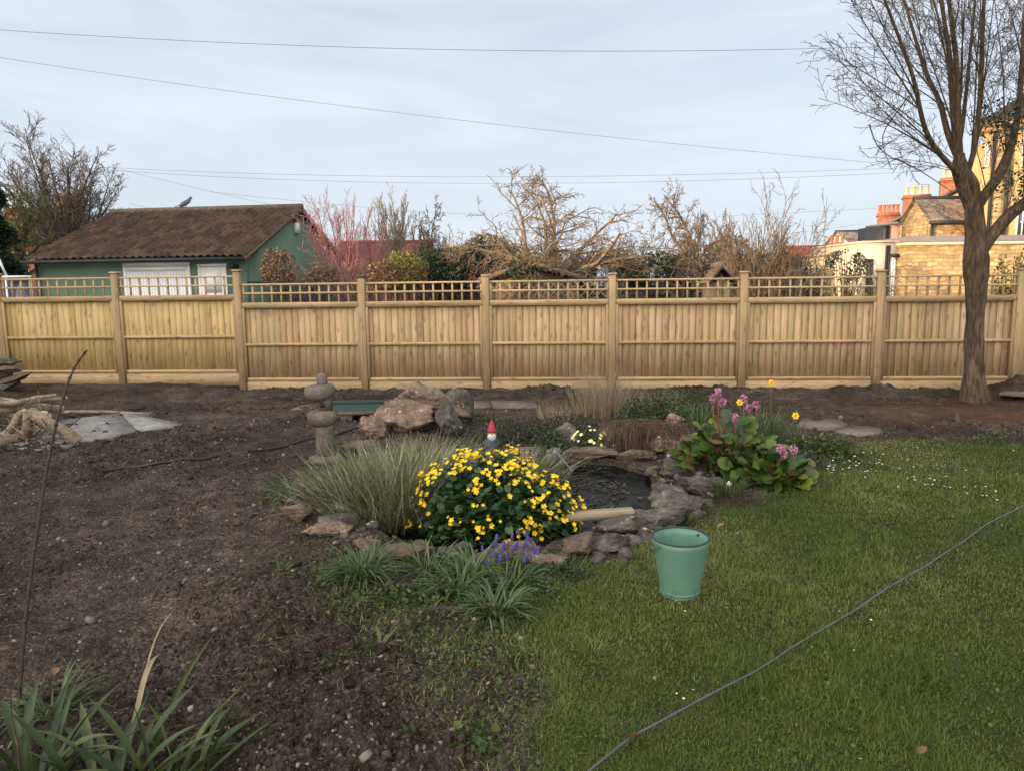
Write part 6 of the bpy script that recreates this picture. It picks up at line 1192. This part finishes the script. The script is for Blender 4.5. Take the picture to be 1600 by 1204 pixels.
b_ = MB(); b_.prism([(-.05,-.05,zz-.349),(W2,-.05,zz+.001),(W2,-.05,zz+.08),(-.05,-.05,zz-.27)], (0,3.1,0)); b_.build('coping', M['stonewall'], te)
# gabled stone outbuilding
Yg = 27.5; xg = X(1447, Yg); zE = Z(1470, 345, Yg); zR = Z(1470, 314, Yg+1.6)
go = gable('gabled_stone_annexe', 'gabled stone annexe with old slate roof above the stone extension', 'building', (xg, Yg, 0), R(-2), X(1512,Yg)-xg+.3, 2.3, zE, zR, 'stonewall', 'slate', nu=12, nv_=9, ov=.08, amp=.004)
b_ = MB(); b_.tube([(.05,-.08,2),(.05,-.08,zE-.1)], .05, 8); b_.build('downpipe', M['dark'], go, True)
# grey dormer
Yd = 30; xd = X(1390, Yd); dm_ = thing('grey_dormer', 'boxy dormer with pink brown side panel left of the gabled annexe', 'building', (xd, Yd, 0)); zz = Z(1405,348,Yd); b_ = MB(); b_.box(0, X(1422,Yd)-xd, 0, 2, 2.0, zz-.08); b_.build('wall', M['pinkpanel'], dm_); b_ = MB(); b_.box(-.1, X(1422,Yd)-xd+.1, -.1, 2.1, zz-.079, zz+.02); b_.build('roof', M['lead'], dm_)
b_ = MB(); b_.box(-.45, -.12, .05, 2, 2.0, zz-.1); w_ = b_.build('side_window', M['dark'], dm_); b_ = MB(); b_.box(-.35, -.2, .03, .049, 2.2, zz-.2); b_.build('pane', M['glass'], w_)
# terrace behind: gable facing us plus chimneys on the ridges
class Face:
    def __init__(f, px, Y): f.x0 = X(px, Y); f.y0 = Y; f.a = math.atan2(f.x0, Y); f.c, f.s = math.cos(f.a), math.sin(f.a)
    def x(f, px): k = ray(px, 440); k = k.x/k.y; return (k*f.y0-f.x0)/(f.c+k*f.s)
    def z(f, px, py): return P(px, py, f.y0-f.x(px)*f.s).z
    def loc(f, px, Y): dx, dy = X(px, Y)-f.x0, Y-f.y0; return (dx*f.c-dy*f.s, dx*f.s+dy*f.c)
fT = Face(1352, 34); th_ = thing('terrace_house', 'terrace houses with long sloping slate roof edge and tall red chimneys', 'house', (fT.x0, 34, 0), -fT.a)
xr = fT.x(1535); zl = fT.z(1355,366); zr = fT.z(1535,270)
b_ = MB(); b_.prism([(0,0,-.3),(xr*1.6,0,-.3),(xr*1.6,0,zr-1.5),(xr,0,zr-.12),(0,0,zl-.12)], (0,8,0)); b_.build('wall', M['cream'], th_)
b_ = MB(); b_.prism([(-.4,-.25,zl-.25),(xr,-.25,zr-.06),(xr,-.25,zr+.06),(-.4,-.25,zl-.13)], (0,8.5,0)); b_.prism([(xr+.001,-.25,zr-.06),(xr*1.6,-.25,zr-1.4),(xr*1.6,-.25,zr-1.28),(xr+.001,-.25,zr+.06)], (0,8.5,0)); b_.build('roof', M['slate'], th_)
def chp(px0, px1, ytop, ybot, Y, pots, pm):
    w = X(px1,Y)-X(px0,Y); q = fT.loc((px0+px1)/2, Y); chimney(th_, q[0], q[1], 0, Z(px0,ytop,Y), w, .9, pots, pm)
chp(1462,1500,279,305,36,4,'pot'); chp(1406,1442,306,332,38,4,'pot'); chp(1367,1397,334,350,41,5,'potr')
fh = gable('far_white_gable_house', 'small far house with white gable and dark slate roof left of the terrace', 'house', (X(1326,44), 44, 0), -.1, X(1378,44)-X(1326,44), 5, Z(1340,381,44), Z(1340,362,46), 'white', 'slate', nu=10, nv_=8, ov=.1, amp=0)
rr_ = gable('far_red_roofed_house', 'far low house with red tiled roof and a pale rooflight', 'house', (X(1252,40), 40, 0), 0, X(1316,40)-X(1252,40), 5, Z(1280,412,40), Z(1280,387,42.5), 'brick', 'tiler', nu=14, nv_=10, ov=.1)
b_ = MB(); b_.box(X(1265,39.9)-X(1252,40), X(1285,39.9)-X(1252,40), -.5, .5, Z(1280,416,40), Z(1280,398,40)); o = b_.build('dormer', M['creamw'], rr_); b_ = MB(); w_ = X(1285,39.9)-X(1265,39.9); b_.box(X(1265,39.9)-X(1252,40)+.08, X(1285,39.9)-X(1252,40)-.08, -.52, -.501, Z(1280,414,40), Z(1280,400,40)); b_.build('pane', M['glass'], o)
chimney(rr_, X(1311,42)-X(1252,40), 2.5, Z(1311,392,42), Z(1311,380,42), .9, .6, 3, 'potr')
bw = thing('low_garden_wall', 'low sandy garden wall behind the fence under the far red roof', 'wall', (X(1248,19), 19, 0)); b_ = MB(); b_.box(0, X(1302,19)-X(1248,19), 0, .25, -.2, Z(1270,420,19)); b_.build('wall', M['stonewall'], bw)
# big house at the right edge
fB = Face(1504, 26.5); bh = thing('tall_stone_house', 'tall golden stone house with drainpipes and white windows behind the pollarded tree', 'house', (fB.x0, 26.5, 0), -fB.a); Wb = 12; zt_ = fB.z(1560, 190)
wp = fB.x(1522)
b_ = MB(); b_.box(0, Wb, .6, 7, -.3, fB.z(1515,222)); b_.build('wall', M['goldrender'], bh)
b_ = MB(); b_.box(wp, Wb, 0, .59, -.3, zt_); wl = b_.build('front_wall', M['goldrender'], bh)
b_ = MB(); b_.box(fB.x(1536), fB.x(1560), -.08, -.002, -.3, zt_-.32); b_.build('stone_bay', M['stonewall'], bh)
b_ = MB(); b_.box(fB.x(1604), fB.x(1616), -.08, -.002, -.3, zt_-.32); b_.build('stone_bay', M['stonewall'], bh)
b_ = MB(); b_.box(wp-.12, Wb, -.16, .7, zt_-.3, zt_-.12); b_.box(wp-.2, Wb, -.25, .8, zt_-.119, zt_+.02); b_.build('cornice', M['stonewall'], bh)
for px in (1537.5, 1562): xx = fB.x(px); b_ = MB(); b_.tube([(xx,-.16,2),(xx,-.16,zt_-.3)], .055, 8); b_.build('downpipe', M['dark'], bh, True)
for (pa, pb, ya, yb, yy) in ((1580,1600,325,372,0),(1580,1600,215,262,0),(1622,1640,325,372,0),(1622,1640,215,262,0),(1524,1533,228,262,0)): window(bh, fB.x(pa), fB.x(pb), fB.z(pa,yb), fB.z(pa,ya), yy, 'white', 1)
b_ = MB(); b_.prism([(wp-.2,-.25,zt_+.021),(Wb,-.25,zt_+.021),(Wb-2,3.5,zt_+2.0),(wp+2,3.5,zt_+2.0)], (0,.05,.03)); b_.build('roof', M['slate'], bh)
lp_ = P(1590, 425, 13.5); leafcloud('evergreen_shrub', 'bright yellow green shrub seen through the trellis at the right edge', 'shrub', (lp_.x, lp_.y, lp_.z-.1), (.4,.3,.5), 1500, (.04,.08), 'gold', 88, thr=-.3, group=gh_)
# ------------------------------------------------------------------ unseen houses added left of and behind the viewer, sized to shade the garden
dv = Vector((.87,.5,0)); pv = Vector((.5,-.87,0))
def shade_house(name, label, u0, u1, s, dep, He, Hr):
    o_ = dv*(s) + pv*u1; t = gable(name, label, 'house', (o_.x, o_.y, 0), math.atan2(-pv.y, -pv.x), u1-u0, dep, He, Hr, 'brick', 'tiler', nu=20, nv_=10, ov=.3)
    for k in range(int((u1-u0)//3)): window(t, 1+3*k, 2.2+3*k, .9, 2.1, 0)
    return t
shade_house('added_shade_house', 'tall unseen brick house added behind the viewer to shade the lawn', -9.8, 16, -42, 9, 10.0, 12.8)
shade_house('added_shade_house', 'lower unseen brick house added far left to shade the fence', -19.6, -9.81, -42, 8, 6.6, 8.7)
shade_house('added_shade_house', 'unseen brick house added furthest left to shade the green building', -62, -19.61, -42, 8, 8.6, 11.4)
# ------------------------------------------------------------------ overhead wires
def wire(label, pix, Ya, Yb, r=.008):
    r *= .55
    n = len(pix); q = [P(px, py, Ya+(Yb-Ya)*i/(n-1)) for i, (px, py) in enumerate(pix)]; t = np.linspace(0, 1, n); tt = np.linspace(0, 1, 40); A_ = np.array([tuple(v) for v in q]); L = np.stack([np.polyval(np.polyfit(t, A_[:, k], 2), tt) for k in range(3)], 1)
    o = tubes_obj('overhead_wire', [(L, np.full(40, r))], 5, M['wire'], loc=tuple(L[0])); tag(o, label, 'wire', 'overhead wires')
wire('highest overhead wire sagging across the whole sky into the pollarded tree', [(-60,44),(350,66),(700,79),(1000,79),(1300,73),(1700,60)], 22, 22, .012)
wire('overhead wire sloping down from the upper left to the right tree', [(-60,83),(350,138),(700,185),(1050,228),(1420,258)], 24, 30, .010)
wire('upper of the two parallel wires across the middle of the sky', [(170,262),(400,271),(800,277),(1100,274),(1450,260)], 34, 34, .011)
wire('lower of the two parallel wires across the middle of the sky', [(170,266),(400,278),(800,288),(1100,284),(1450,266)], 34, 34, .011)
wire('faint wire falling from the bare tree towards the ridge of the green building', [(190,266),(300,292),(400,316),(480,331)], 36, 36, .010)
wire('faint wire passing just above the red twigged trees', [(330,300),(500,318),(650,330),(760,336)], 36, 40, .010)
wire('faint wire ending at the chimneys on the right', [(1130,338),(1250,332),(1370,326)], 42, 42, .011)
wire('lowest faint wire left of the far houses', [(1180,372),(1260,362),(1350,350)], 42, 42, .010)
wire('faint low wire over the roof of the green building at the left', [(200,318),(260,330),(330,342)], 36, 36, .010)
wire('short faint wire above the far left conifer', [(-60,192),(0,205),(40,216)], 30, 30, .010)
